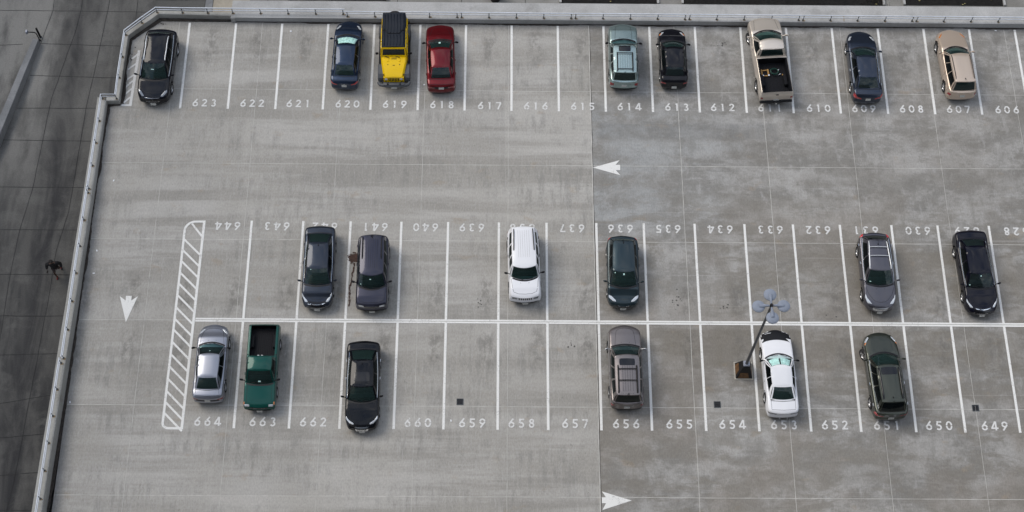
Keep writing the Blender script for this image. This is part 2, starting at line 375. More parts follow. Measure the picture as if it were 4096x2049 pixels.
M['glassside'] = glass_mat('side_glass', (.012, .016, .018), .12, 1.2, (.6, .68, .7))
M['liner'] = mat('bed_liner', (.006, .0065, .009), .7, spec=.25, bump=.3, bumpscale=25)
M['softtop'] = mat('hardtop_navy', (.009, .014, .024), .6, spec=.3, bump=.2, bumpscale=60)
M['fender'] = mat('grey_plastic_fender', (.075, .08, .088), .6, var=.1)
M['soil'] = mat('black_soil', (.008, .0075, .007), 1., var=.6, varscale=7, bump=.8, bumpscale=20)
M['leafy'] = mat('dry_leaf', (.35, .3, .12), .8, var=.3)
M['brush'] = mat('dead_brush', (.05, .045, .025), .9, var=.4)
M['jacket'] = mat('black_jacket', (.012, .012, .013), .85, var=.2, varscale=9)
M['shorts'] = mat('brown_shorts', (.06, .045, .042), .85, var=.2, varscale=9)
M['skin'] = mat('skin', (.1, .058, .042), .6, var=.08)
M['glove'] = mat('dark_glove', (.03, .022, .02), .8)
M['hair'] = mat('dark_hair', (.012, .01, .009), .7)
M['shoe'] = mat('red_shoe', (.2, .012, .015), .5)
M['wood'] = mat('orange_brown_panel', (.15, .075, .028), .6, var=.45, varscale=7)
M['basecap'] = mat('pole_base_cap', (.32, .34, .4), .4, metal=.3)
M['basekerb'] = mat('base_kerb', (.45, .43, .38), .9, var=.15)
M['paper'] = mat('white_litter', (.8, .82, .85), .6)
M['hose'] = mat('green_hose', (.012, .07, .05), .4)
M['brasswood'] = mat('yellow_wood', (.35, .2, .06), .6, var=.3, varscale=12)
M['tower'] = mat('tower_cladding', (.05, .055, .06), .5, var=.2, varscale=.2)
M['towerglass'] = mat('tower_glass', (.015, .02, .025), .08, var=.3, varscale=.3)

# ------------------------------------------------------------------ setting: ground, street, ramp, deck
def sheet(name, pts, z, m, label=None, kind='structure', thick=None):
    b = MB()
    if thick:
        n = len(pts); b.add([(x, y, z) for x, y in pts] + [(x, y, z - thick) for x, y in pts], [tuple(range(n)), tuple(range(n, 2 * n))[::-1]] + [(i, (i + 1) % n, n + (i + 1) % n, n + i) for i in range(n)])
    else: b.add([(x, y, z) for x, y in pts], [tuple(range(len(pts)))])
    o = b.build(name, m); return tag(o, label, kind=kind)

ZR = -3.0
sheet('ground', [(-1500, -1500), (1500, -1500), (1500, 1500), (-1500, 1500)], ZR - .02, M['far_ground'])
sheet('ramp_road', [(-60, -45), (-19.5, -45), (-19.5, 22.9), (-15.0, 22.9), (-15.0, 45), (-60, 45)], ZR, M['ramp'], 'concrete ramp with square joints beside the deck, shade painted into its colour')
sheet('street_pavement', [(-14.996, 19.9), (80, 19.9), (80, 60), (-14.996, 60)], ZR + .002, M['street'])
sheet('kerb_paving', [(-16.4, 19.8), (-15.9, 19.8), (-15.86, 45), (-16.36, 45)], ZR + .012, M['greywalk'], thick=.01)
sheet('tan_pavement', [(-15.9, 19.8), (-13.62, 19.8), (-13.58, 45), (-15.86, 45)], ZR + .016, M['tanwalk'], thick=.012)

# joints of the ramp, thin dark gaps
def strip(b, pts, w, z, m=0):
    P = [Vector((x, y, 0)) for x, y in pts]; V = []
    for i, p in enumerate(P):
        t = (P[min(i + 1, len(P) - 1)] - P[max(i - 1, 0)]).normalized(); n_ = Vector((-t.y, t.x, 0)) * w / 2
        V += [(p.x + n_.x, p.y + n_.y, z), (p.x - n_.x, p.y - n_.y, z)]
    b.add(V, [(2 * i, 2 * i + 1, 2 * i + 3, 2 * i + 2) for i in range(len(P) - 1)], m)
def wobble(pts, step=.5, amp=.012, seed=0):
    r = random.Random(seed); out = []
    for (x0, y0), (x1, y1) in zip(pts[:-1], pts[1:]):
        d = math.hypot(x1 - x0, y1 - y0); n = max(1, int(d / step))
        for i in range(n): t = i / n; out.append((x0 + (x1 - x0) * t + r.uniform(-amp, amp), y0 + (y1 - y0) * t + r.uniform(-amp, amp)))
    out.append(pts[-1]); return out
b = MB()
for k, L in enumerate([[(-58, 22.1), (-25.8, 22.04), (-21, 22.01), (-16.4, 22.0)], [(-58, 19.4), (-28.68, 19.46), (-27.3, 19.56)], [(-26.2, 19.61), (-19.6, 19.42)], [(-26.55, 17.31), (-19.6, 17.12)],
        [(-27.0, 14.99), (-20.2, 15.02)], [(-27.6, 12.77), (-20.5, 12.73)], [(-58, 9.6), (-20.8, 9.61)], [(-58, 6.84), (-20.8, 6.82)], [(-58, 4.02), (-20.8, 3.98)], [(-58, 1.33), (-20.8, 1.42)],
        [(-58, -1.1), (-25.6, -.95), (-20.8, -.8)], [(-58, -4.6), (-27, -4.15), (-25.17, -3.8), (-23.71, -3.53), (-20.9, -3.0)], [(-58, -6.3), (-24.88, -5.76), (-21, -5.4)], [(-58, -8.2), (-24.56, -7.87), (-21, -7.55)], [(-58, -10), (-21.2, -9.75)], [(-58, -12.2), (-21.2, -12)]]):
    strip(b, wobble(L, .6, .012, k), .034, ZR + .006 + .0006 * k)
for k, L in enumerate([[(-25.75, 30), (-25.818, 22.86), (-25.79, 22.07), (-26.2, 19.61)], [(-23.98, 30), (-24.06, 22.04), (-24.16, 20.64), (-24.47, 18.9), (-25.02, 15.58), (-25.27, 9.43), (-25.63, 6.9), (-25.77, 3.95), (-25.74, -.04), (-26.1, -13)],
        [(-22.3, 30), (-22.35, 22.9), (-22.4, 22), (-22.55, 19.44), (-22.84, 15.02), (-22.97, 7.97), (-23.36, 5.55), (-23.38, 2.72), (-23.47, .13), (-23.6, -3.57), (-23.67, -5.72), (-23.77, -8.24), (-23.93, -9.86), (-24, -14)],
        [(-20.61, 30), (-20.61, 22.9), (-20.57, 21.05)], [(-16.4, 19.9), (-16.37, 30)]]):
    strip(b, wobble(L, .6, .012, 40 + k), .024, ZR + .016 + .0006 * k)
tag(b.build('ramp_joint_lines', M['joint_dark']), kind='structure')

# deck slab (structure) reaching past the frame
DX0, DX1, DY0, DY1 = -20.62, 60., -32., 19.25
sheet('deck_floor', [(-20.62, DY0), (DX1, DY0), (DX1, 19.26), (-18.25, 19.26), (-19.88, 17.95), (-19.88, 13.44), (-20.62, 13.44)], 0, M['deck'], 'weathered concrete parking deck floor with a seam between two pours')

# joints: pale sealant lines, a 4.88 m grid
b = MB(); kz = 0
for y in (14.6, 9.66, 4.84, -.018, -4.87, -9.76, -14.6, -19.5):
    strip(b, wobble([(-20.6 if y < 13.4 else -19.85, y - .02), (7.35, y), (59, y - .01)], 1.1, .008, int(y * 7) + 300), .022 if y > 5 else .026, .003 + .0003 * kz); kz += 1
for x, w in ((-17.07, .02), (-12.13, .022), (-7.245, .02), (-2.34, .022), (2.545, .022), (7.33, .045), (12.42, .03), (17.38, .028), (22.36, .022), (27.3, .022), (32.2, .022)):
    strip(b, wobble([(x, 19.2), (x, -31)], 1.0, .009, int(x * 5) + 900), w, .006 + .0003 * kz); kz += 1
tag(b.build('deck_joint_lines', M['joint']), kind='structure')
b = MB(); strip(b, wobble([(7.37, 19.2), (7.37, -31)], .5, .012, 5), .022, .0115)
tag(b.build('deck_seam_line', M['dirt']), kind='structure')

# ------------------------------------------------------------------ painted markings
LZ = .014
XT = [-16.457, -13.703, -10.957, -8.213, -5.457, -2.721, 0., 2.722, 5.472, 8.201, 10.941, 13.663, 16.394, 19.124, 21.868, 24.626, 27.372, 30.11, 32.85]
XM = [-11.744, -8.868, -6.234, -3.4, -.798, 2.039, 4.695, 7.481, 10.131, 12.976, 15.767, 18.488, 21.119, 24.012, 26.599, 29.485, 32.3]
def quad_mark(name, a, c, w, m, label, z=LZ):
    bb = MB(); strip(bb, wobble([a, c], .4, .0025, int(a[0] * 31) + 77), w, z); return tag(bb.build(name, m), label, kind='structure')
topn = list(range(623, 605, -1)); midn = list(range(644, 627, -1)); lown = list(range(664, 647, -1))
for i, x in enumerate(XT):
    quad_mark('parking_line', (x, 19.17), (x, 13.24), .135, M['line'], 'white bay line at the north edge of bay %d' % (624 - i) if i else 'white bay line between the black suv and bay 623')
for i, x in enumerate(XM):
    quad_mark('parking_line', (x, 6.0), (x, .075), .13, M['line'], 'white bay line between bays %d and %d' % (644 - i, 643 - i))
    quad_mark('parking_line', (x, -.115), (x, -6.16), .135, M['line'], 'white bay line between bays %d and %d' % (664 - i, 663 - i))
for yy, nm in ((.045, 'upper'), (-.085, 'lower')):
    quad_mark('divider_line', (-14.32, yy), (59, yy - .0), .095, M['line'], 'long white divider line, %s one of the pair' % nm, LZ + .001)

def arc(cx, cy, r, a0, a1, n=14, ry=None):
    return [(cx + r * math.cos(math.radians(a0 + (a1 - a0) * i / n)), cy + (ry or r) * math.sin(math.radians(a0 + (a1 - a0) * i / n))) for i in range(n + 1)]
S6 = [arc(0, .165, .122, 4, 176), arc(0, .165, .122, 184, 356), [(.1, .5), (-.035, .32), (-.1, .235)]]
DG = {'6': S6, '9': [[(-x, .5 - y) for x, y in s] for s in S6],
      '0': [arc(0, .25, .13, 4, 176, ry=.205), arc(0, .25, .13, 184, 356, ry=.205)],
      '8': [arc(0, .145, .105, 0, 360, 20), arc(0, .365, .088, 0, 360, 20)],
      '3': [arc(-.01, .14, .105, -155, 88), arc(-.01, .365, .088, -85, 155)],
      '2': [arc(-.005, .355, .105, 172, -25, 12) + [(-.1, .06)], [(-.16, .045), (.15, .045)]],
      '1': [[(0, 0), (0, .5)], [(-.08, .45), (-.045, .45)]],
      '4': [[(.045, .5), (-.15, .13)], [(-.19, .125), (.19, .125)], [(.065, 0), (.065, .5)]],
      '5': [[(-.09, .455), (.14, .455)], [(-.075, .5), (-.1, .26)], arc(-.02, .155, .118, 118, -145)],
      '7': [[(-.16, .45), (.13, .45)], [(.105, .43), (-.06, 0)]]}
def stall_number(n, cx, cy, flip, label):
    bb = MB(); k = 0; s = -1 if flip else 1
    for i, ch in enumerate(str(n)):
        ox = (i - 1) * .53
        for st in DG[ch]:
            strip(bb, [(cx + s * (ox + px), cy + s * (py - .25)) for px, py in st], .088, LZ + .0004 * k); k += 1
    return tag(bb.build('stall_number', M['digit']), label, kind='structure')
TN = [-15.076, -12.311, -9.637, -6.801, -4.057, -1.311, 1.459, 4.138, 6.865, 9.571, 12.347, 15.009, 17.766, 20.595, 23.238, 26.023, 28.766, 31.601]
MN = [-13.053, -10.315, -7.661, -4.852, -2.04, .53, 3.345, 6.119, 8.827, 11.493, 14.406, 17.209, 19.88, 22.554, 25.474, 28.22, 30.987]
LN = [-13.137, -10.254, -7.616, -4.913, -2.145, .709, 3.293, 6.11, 8.782, 11.582, 14.363, 17.082, 19.761, 22.503, 25.248, 28.18, 31.0]
for n, x in zip(topn, TN): stall_number(n, x, 13.63 if x < 0 else 13.59, False, 'stencilled bay number %d on the deck' % n)
for n, x in zip(midn, MN): stall_number(n, x, 5.66, True, 'stencilled bay number %d painted upside down' % n)
for n, x in zip(lown, LN): stall_number(n, x, -5.79, False, 'stencilled bay number %d on the deck' % n)

def arrow(pts, label):
    bb = MB(); V = [(x, y, LZ + .002) for x, y in pts]
    # tip, barb, notch, stem, stem, notch, barb
    bb.add(V, [(0, 1, 2), (0, 2, 5), (0, 5, 6), (2, 3, 4, 5)]); return tag(bb.build('direction_arrow', M['line']), label, kind='structure')
arrow([(-18.045, -.194), (-18.549, 1.34), (-18.205, 1.082), (-18.215, 1.356), (-17.9, 1.359), (-17.9, 1.084), (-17.566, 1.348)], 'painted arrow pointing down the west aisle')
arrow([(7.353, 9.539), (8.904, 10.03), (8.663, 9.724), (8.922, 9.726), (8.922, 9.386), (8.66, 9.384), (8.919, 9.053)], 'painted arrow pointing left in the upper aisle')
arrow([(8.936, -9.925), (7.42, -9.451), (7.622, -9.76), (7.41, -9.78), (7.41, -10.073), (7.617, -10.071), (7.425, -10.432)], 'painted arrow pointing right in the lower aisle')

# hatched island
bb = MB()
outer = [(-14.45, -6.18)] + [(-15.1, -6.18)] + arc(-15.16, -5.86, .32, 262, 182, 6) + [(-15.47, -5.7), (-15.42, 5.45)] + arc(-14.86, 5.35, .56, 172, 92, 8) + [(-14.38, 5.92)]
strip(bb, outer, .13, LZ); strip(bb, [(-14.38, 5.985), (-14.45, -6.245)], .14, LZ + .001)
ydl = [5.49, 4.84, 4.16, 3.48, 2.78, 2.11, 1.42, .69, .01, -.62, -1.34, -2.05, -2.75, -3.46, -4.15, -4.76, -5.36]
for k, y in enumerate(ydl):
    strip(bb, [(-15.42 if k else -15.05, y if k else 5.78), (-14.43, y - .98 if k else 5.0)], .11, LZ + .002 + .0002 * k)
tag(bb.build('hatched_island_marking', M['line']), 'long white hatched island left of bay 664', kind='structure')
bb = MB()
strip(bb, [(-19.25, 17.2), (-19.35, 13.42)], .16, LZ); strip(bb, [(-19.86, 13.43), (-19.27, 13.43)], .12, LZ + .001)
for k, (a, c) in enumerate([((-19.37, 15.5), (-19.8, 15.1)), ((-19.37, 15.1), (-19.81, 14.6)), ((-19.38, 14.55), (-19.82, 14.08)), ((-19.4, 13.98), (-19.83, 13.5)), ((-19.3, 16.3), (-19.76, 15.86)), ((-19.28, 16.95), (-19.6, 16.6))]):
    strip(bb, [a, c], .11, LZ + .002 + .0002 * k)
tag(bb.build('hatched_corner_marking', M['digit']), 'worn white hatching left of the black suv', kind='structure')

# ------------------------------------------------------------------ parapets
def wall_from(name, inner, outer_, hts, zb, m, label):
    bb = MB(); n = len(inner); V = []
    for (xi, yi), (xo, yo), h in zip(inner, outer_, hts): V += [(xi, yi, zb), (xi, yi, h - .02), (xi + (xo - xi) * .05, yi + (yo - yi) * .05, h), (xo, yo, h), (xo, yo, zb)]
    F = []
    for i in range(n - 1):
        for k in range(4): F.append((i * 5 + k, i * 5 + k + 1, (i + 1) * 5 + k + 1, (i + 1) * 5 + k))
        F.append((i * 5 + 4, i * 5, (i + 1) * 5, (i + 1) * 5 + 4))
    F += [tuple(range(5)), tuple((n - 1) * 5 + k for k in range(5))[::-1]]
    bb.add(V, F); return tag(bb.build(name, m), label, 'wall')
PH = .42
wall_from('parapet_wall', [(-20.66, 13.47), (-20.66, 10.17), (-20.67, 6.93), (-20.69, 3.8), (-20.7, .8), (-20.74, -1.83), (-20.77, -4.65), (-20.84, -8.3), (-20.87, -10.9), (-21.1, -32)],
          [(-21.17, 13.72), (-21.16, 10.17), (-21.16, 6.93), (-21.19, 3.8), (-21.2, .8), (-21.24, -1.83), (-21.27, -4.65), (-21.34, -8.3), (-21.38, -10.9), (-21.6, -32)],
          [PH - .003, .5, .58, .66, .72, .75, .78, .8, .8, .8], ZR, M['parapet'], 'long pale concrete parapet along the west side of the deck, above the dark ramp')
wall_from('parapet_wall', [(-13.73, 19.42), (-18.29, 19.50), (-19.89, 17.98), (-19.93, 13.49), (-20.655, 13.47)],
          [(-13.73, 19.66), (-18.4, 19.74), (-20.14, 18.08), (-20.19, 13.72), (-20.655, 13.72)], [PH] * 5, ZR, M['parapet'], 'stepped and angled concrete parapet round the northwest corner by the black suv')
bb = MB(); bb.box((22.5, (19.3 + 20.55) / 2, (PH + ZR) / 2 - .05), (72.9, 1.25, PH - ZR + .1 - .1)); bb.box((22.5, 19.9, PH + .004), (72.9, 1.22, .012))
tag(bb.build('parapet_ledge', M['ledge']), 'wide pale concrete ledge along the top edge of the deck', 'wall')
bb = MB(); bb.box((-13.86, 19.7, -.9), (.24, .9, 2.6)); tag(bb.build('parapet_pier', M['ledge']), 'short pale pier where the ledge meets the narrow parapet', 'wall')
# dirt crust at the foot of the parapets
def crust(pts, w0, w1, seed, side):
    r = random.Random(seed); P = wobble(pts, .12, 0, seed); bb = MB(); V = []
    wv = w0
    for i, (x, y) in enumerate(P):
        a = P[min(i + 1, len(P) - 1)]; c = P[max(i - 1, 0)]; t = Vector((a[0] - c[0], a[1] - c[1], 0)).normalized(); n_ = Vector((-t.y, t.x, 0)) * side
        wv += r.uniform(-.03, .03); wv = min(max(wv, w0), w1); V += [(x - n_.x * .04, y - n_.y * .04, .018), (x + n_.x * wv, y + n_.y * wv, .0175)]
    bb.add(V, [(2 * i, 2 * i + 1, 2 * i + 3, 2 * i + 2) for i in range(len(P) - 1)])
    return tag(bb.build('dirt_crust_surface', M['dirt']), kind='structure')
crust([(59, 19.3), (-13.7, 19.3)], .04, .13, 3, 1); crust([(-13.7, 19.4), (-18.27, 19.46), (-19.87, 17.95), (-19.91, 13.5)], .06, .28, 4, 1)
crust([(-19.93, 13.46), (-20.64, 13.46), (-20.66, 10.17), (-20.69, 3.8), (-20.77, -4.65), (-20.87, -10.9), (-21.08, -31)], .06, .17, 5, 1)

q = MB(); strip(q, [(22.55, 19.75), (22.56, 19.6), (22.54, 19.38)], .05, PH + .016); tag(q.build('rust_streak', M['rust']), 'rusty streak on the pale ledge right of the champagne pickup', kind='structure')
# ------------------------------------------------------------------ handrails
def handrail(label, posts, zs_, ext=.12):
    root = empty('handrail', (posts[0][0], posts[0][1], zs_[0])); tag(root, label, 'handrail', 'galvanised handrails on the parapets')
    o = Vector(root.location); hr = MB(); mr = MB()
    P = [Vector((x, y, z)) - o for (x, y), z in zip(posts, zs_)]
    e0 = (P[0] - P[1]).normalized() * ext; e1 = (P[-1] - P[-2]).normalized() * ext
    top = [p + Vector((0, 0, .5)) for p in [P[0] + e0] + P + [P[-1] + e1]]; mid_ = [p + Vector((0, 0, .27)) for p in [P[0] + e0] + P + [P[-1] + e1]]
    hr.tube(top, .034, 8); mr.tube(mid_, .028, 8)
    hr.build('top_rail', M['galv'], root, True, angle=50); mr.build('mid_rail', M['galv'], root, True, angle=50)
    for p in P:
        q = MB(); q.tube([p + Vector((0, 0, .012)), p + Vector((0, 0, .48))], .024, 8); q.build('post', M['post'], root, True, angle=50)
        f = MB(); f.lathe([(0, .03), (.055, .03), (.065, .014), (.065, .0125)], p, n=10); f.build('base_flange', M['post'], root)
        s_ = MB(); r = random.Random(int(p.x * 100 + p.y * 37)); k = 9
        s_.add([(p.x + .03, p.y - .02, p.z + .0122)] + [(p.x + .03 + math.cos(a) * r.uniform(.05, .12), p.y - .03 + math.sin(a) * r.uniform(.04, .1), p.z + .0122) for a in [2 * math.pi * i / k for i in range(k)]],
               [(0, 1 + i, 1 + (i + 1) % k) for i in range(k)]); s_.build('rust_stain', M['rust'], root)
    return root
handrail('bent handrail round the northwest corner and down to the wall step', [(x, 19.6) for x in (-7.31, -8.94, -10.58, -12.22, -13.87, -15.36, -16.86)] + [(-18.37, 19.62), (-19.18, 18.86), (-20.03, 18.0), (-20.05, 16.46), (-20.07, 15.02), (-20.06, 13.6), (-20.87, 13.6), (-20.86, 12.09), (-20.87, 10.64), (-20.87, 9.13), (-20.87, 7.64)],
         [PH + .01] * 13 + [PH, .455, .49, .528, .563])
handrail('west parapet handrail section level with the striding person', [(-20.88, y) for y in (7.38, 5.66, 4.03, 2.39, .72, -.95, -2.59)], [.57, .615, .655, .689, .721, .74, .758])
handrail('west parapet handrail section in the bottom left corner', [(-20.97 - .012 * k, -2.87 - 1.47 * k) for k in range(7)], [.761, .777, .786, .792, .798, .8, .8])
names = ['behind the yellow off-roader', 'above bays 617 and 616', 'behind the pale green suv', 'behind the champagne pickup', 'behind the beige minivan', 'past the far right bay', 'far past the right side']
for n in range(6):
    s0 = -7.05 + 6.785 * n
    handrail('ledge handrail section ' + names[n], [(s0 + 1.63 * k, 19.44) for k in range(5)], [PH + .01] * 5)

# ------------------------------------------------------------------ street things beyond the ledge
for (x0, x1, y0, lab) in ((5.87, 11.85, 22.93, 'black planting bed nearest the round bin'), (13.53, 26.05, 22.95, 'long black planting bed behind the middle of the ledge'), (27.48, 33.65, 23.0, 'black planting bed at the top right corner'), (-11.1, -5.1, 23.0, 'black planting bed above the empty left bays')):
    root = empty('planting_bed', ((x0 + x1) / 2, y0 + 3, ZR)); tag(root, lab, 'planting bed', 'planting beds along the street')
    w = x1 - x0; bb = MB()
    for c, d in (((-w / 2 - .07, 0, .07), (.14, 6, .16)), ((w / 2 + .07, 0, .07), (.14, 6, .16)), ((0, 3.07, .07), (w + .28, .14, .16))): bb.box(c, d)
    bb.build('kerb_edging', M['ledge'], root)
    g = MB(); nx_, ny_ = int(w / .3), 20
    g.add([(-w / 2 + w * i / nx_, -3 + 6 * j / ny_, .06 + rnd.uniform(-.03, .03)) for j in range(ny_ + 1) for i in range(nx_ + 1)], [(j * (nx_ + 1) + i, j * (nx_ + 1) + i + 1, (j + 1) * (nx_ + 1) + i + 1, (j + 1) * (nx_ + 1) + i) for j in range(ny_) for i in range(nx_)])
    g.build('soil', M['soil'], root)
    lf = MB()
    for _ in range(int(w * 9)):
        x, y, a, s_ = rnd.uniform(-w / 2, w / 2), rnd.uniform(-3, 3), rnd.uniform(0, 6.28), rnd.uniform(.03, .07)
        lf.add([(x + s_ * math.cos(a + q), y + s_ * .6 * math.sin(a + q), .12 + rnd.uniform(0, .02)) for q in (0, 1.57, 3.14, 4.71)], [(0, 1, 2, 3)])
    tag(lf.build('leaf_litter', M['leafy'], root), kind='stuff')
bb = MB()
for k in range(170):
    x, y = rnd.gauss(25.6, .35), rnd.gauss(23.6, .5); h = rnd.uniform(.2, .55); a = rnd.uniform(0, 6.28); l = rnd.uniform(.1, .3)
    bb.add([(x - .015, y, ZR + .05), (x + .015, y, ZR + .05), (x + l * math.cos(a), y + l * math.sin(a), ZR + h)], [(0, 1, 2)])
tag(bb.build('dry_shrub', M['brush']), 'dry brown shrub spilling over the end of a planting bed', 'shrub')
root = empty('litter_bin', (1.72, 23.2, ZR)); tag(root, 'round black bin on the tan paving beyond the ledge', 'bin')
bb = MB(); bb.lathe([(0, 0), (.3, 0), (.34, .9), (.36, .92), (.36, .98), (.3, 1.0), (.27, .95)], (0, 0, 0), n=24); bb.build('bin_body', M['black'], root, True, angle=40)
bb = MB(); bb.lathe([(.27, .95), (.2, 1.06), (0, 1.1)], (0, 0, 0), n=24); bb.build('lid', M['blackgloss'], root, True)
for k, x in enumerate([-15.9, -12.5, -8.5, -4.4, -.4, 3.6]):
    bb = MB(); strip(bb, [(x, 20.6), (x, 40)], .03, ZR + .022); tag(bb.build('paving_joint_line', M['joint_dark']), kind='structure')

# low ramp wall with post and call stand
b0 = [(-26.2, 19.6), (-26.62, 17.35), (-27.05, 15.0), (-27.55, 12.4), (-28.6, 9.0), (-30.5, 5.0), (-34.5, -2.0), (-40, -12)]
b1 = [(-26.55, 19.62), (-27.0, 17.4), (-27.45, 15.1), (-27.98, 12.55), (-29.05, 9.2), (-31, 5.2), (-35, -1.8), (-40.5, -11.8)]
wall_from('ramp_wall', b0, b1, [ZR + .5, ZR + .6, ZR + .65, ZR + .7, ZR + .75, ZR + .75, ZR + .75, ZR + .75], ZR - .01, M['greywalk'], 'low curved concrete wall beside the ramp at far left')
root = empty('bollard_post', (-26.29, 20.08, ZR)); tag(root, 'thick black post at the end of the low ramp wall', 'bollard')
bb = MB(); bb.lathe([(.062, 0), (.062, .93), (.045, .97), (0, .98)], (0, 0, 0), n=16); bb.build('shaft', M['black'], root, True, angle=50)
bb = MB(); bb.lathe([(0, .03), (.1, .03), (.1, 0)], (0, 0, 0), n=16); bb.build('base_plate', M['post'], root)
root = empty('call_stand', (-26.3, 19.84, ZR)); tag(root, 'gooseneck card reader stand with a small pale box, next to the black post', 'card reader')
bb = MB(); bb.tube([(0, 0, 0), (0, 0, .68), (-.03, .01, .78), (-.12, .02, .85), (-.52, .03, .86)], .032, 10); bb.build('gooseneck', M['black'], root, True, angle=50)
bb = MB(); bb.rbox((-.56, .03, .87), (.12, .2, .24), .02); bb.build('reader_box', M['basecap'], root)
bb = MB(); bb.lathe([(0, .05), (.08, .05), (.09, 0)], (0, 0, 0), n=14); bb.build('base_flange', M['black'], root)

# unseen towers round the deck, added to shade it and darken paint and glass
def tower(x, y, w, d, h, label, face):
    root = empty('unseen_tower', (x, y, ZR)); tag(root, label, 'building', 'unseen towers added round the deck')
    bb = MB(); bb.box((0, 0, h / 2), (w, d, h)); bb.box((0, 0, h + .6), (w * .96, d * .96, 1.2)); bb.build('facade', M['tower'], root)
    bb = MB()
    for k in range(int(h / 4) - 1):
        if face in 'NS': bb.box((0, (d / 2 + .02) * (1 if face == 'N' else -1), 3.5 + 4 * k), (w * .98, .06, 2.4))
        else: bb.box(((w / 2 + .02) * (1 if face == 'E' else -1), 0, 3.5 + 4 * k), (.06, d * .98, 2.4))
    bb.build('window_band', M['towerglass'], root)
tower(6, -55, 92, 42, 104, 'unseen tall dark glass building behind the camera, south of the deck', 'N')  # the camera's own building, sized to darken the near car ends
tower(-28, 92, 96, 40, 58, 'unseen dark tower added north of the street, left', 'S')
tower(72, 96, 100, 40, 64, 'unseen dark tower added north of the street, right', 'S')
tower(-95, 20, 50, 90, 55, 'unseen dark block added west of the ramp', 'E')
tower(120, 10, 50, 90, 48, 'unseen dark block added east of the deck', 'W')

# ------------------------------------------------------------------ drains, stains, litter
for (x, y, a, lab) in ((.046, -4.62, 0, 'square floor drain in bay 659'), (13.636, -4.69, .02, 'square floor drain in bay 654'), (27.308, -4.8, .02, 'square floor drain in bay 649')):
    root = empty('floor_drain', (x, y, 0), a); tag(root, lab, 'drain', 'square floor drains')
    bb = MB()
    for sx_ in (-1, 1): bb.box((sx_ * .165, 0, .012), (.03, .36, .024)); bb.box((0, sx_ * .165, .0115), (.3, .03, .022))
    bb.build('frame', M['post'], root)
    bb = MB(); bb.add([(-.15, -.15, .005), (.15, -.15, .005), (.15, .15, .005), (-.15, .15, .005)], [(0, 1, 2, 3)]); bb.build('sump', M['blackgloss'], root)
    bb = MB()
    for k in range(7): bb.box((-.12 + .04 * k, 0, .01), (.012, .3, .012))
    bb.box((0, 0, .012), (.3, .02, .012)); bb.build('grate', M['black'], root)
def blotch(bb, x, y, r, z, seed, n=22, spiky=.25, ax=1.):
    q = random.Random(seed); bb.add([(x, y, z)] + [(x + ax * r * math.cos(2 * math.pi * i / n) * q.uniform(1 - spiky, 1 + spiky), y + r * math.sin(2 * math.pi * i / n) * q.uniform(1 - spiky, 1 + spiky), z) for i in range(n)], [(0, 1 + i, 1 + (i + 1) % n) for i in range(n)])
bb = MB(); blotch(bb, -5.93, 3.74, .25, .017, 1, 60, .1)
for k in range(60):
    a = rnd.uniform(0, 6.28); rr_ = .25 + abs(rnd.gauss(0, .06)); blotch(bb, -5.93 + rr_ * math.cos(a), 3.74 + rr_ * math.sin(a), rnd.uniform(.012, .045), .0171 + .00005 * k, 200 + k, 8, .5)
y = 3.45; x = -5.9; k = 0
while y > .9:
    y -= rnd.uniform(.03, .07); x += rnd.uniform(-.03, .025); x = min(max(x, -6.06), -5.8); blotch(bb, x - (3.4 - y) * .03, y, rnd.uniform(.02, .06), .0172 + .0001 * (k % 9), k, 9, .4); k += 1
tag(bb.build('spill_stain', M['rustspill']), 'brown splash with a dribble beside the dusky purple suv', kind='structure')
def oil(x, y, n, sx_, sy_, seed, label):
    q = random.Random(seed); bb = MB()
    for k in range(n): blotch(bb, x + q.gauss(0, sx_), y + q.gauss(0, sy_), q.uniform(.012, .05), .0165 + .0001 * k, seed * 50 + k, 9, .5)
    tag(bb.build('oil_stain', M['oil']), label, kind='structure')
oil(15.25, 17.93, 11, .12, .1, 1, 'black oil splatter in bay 612'); oil(.98, 1.0, 9, .05, .22, 2, 'black oil spots in bay 639'); oil(11.76, 1.25, 12, .14, .22, 3, 'black oil spots in bay 635')
oil(5.94, -1.3, 9, .12, .15, 4, 'faint oil spots in bay 657'); oil(-18.4, 19.1, 18, .25, .1, 5, 'dark dirt in the northwest corner'); oil(-19.65, 16.9, 14, .1, .5, 6, 'dirt specks beside the corner hatching')
oil(28.4, 1.2, 4, .4, .4, 7, 'oil spots in bay 630'); oil(20.2, .4, 4, .3, .3, 8, 'oil spots in bay 632'); oil(12.2, 17.9, 4, .6, .3, 9, 'faint spots near bay 613'); oil(14.4, .9, 5, .3, .1, 10, 'spots near bay 634')
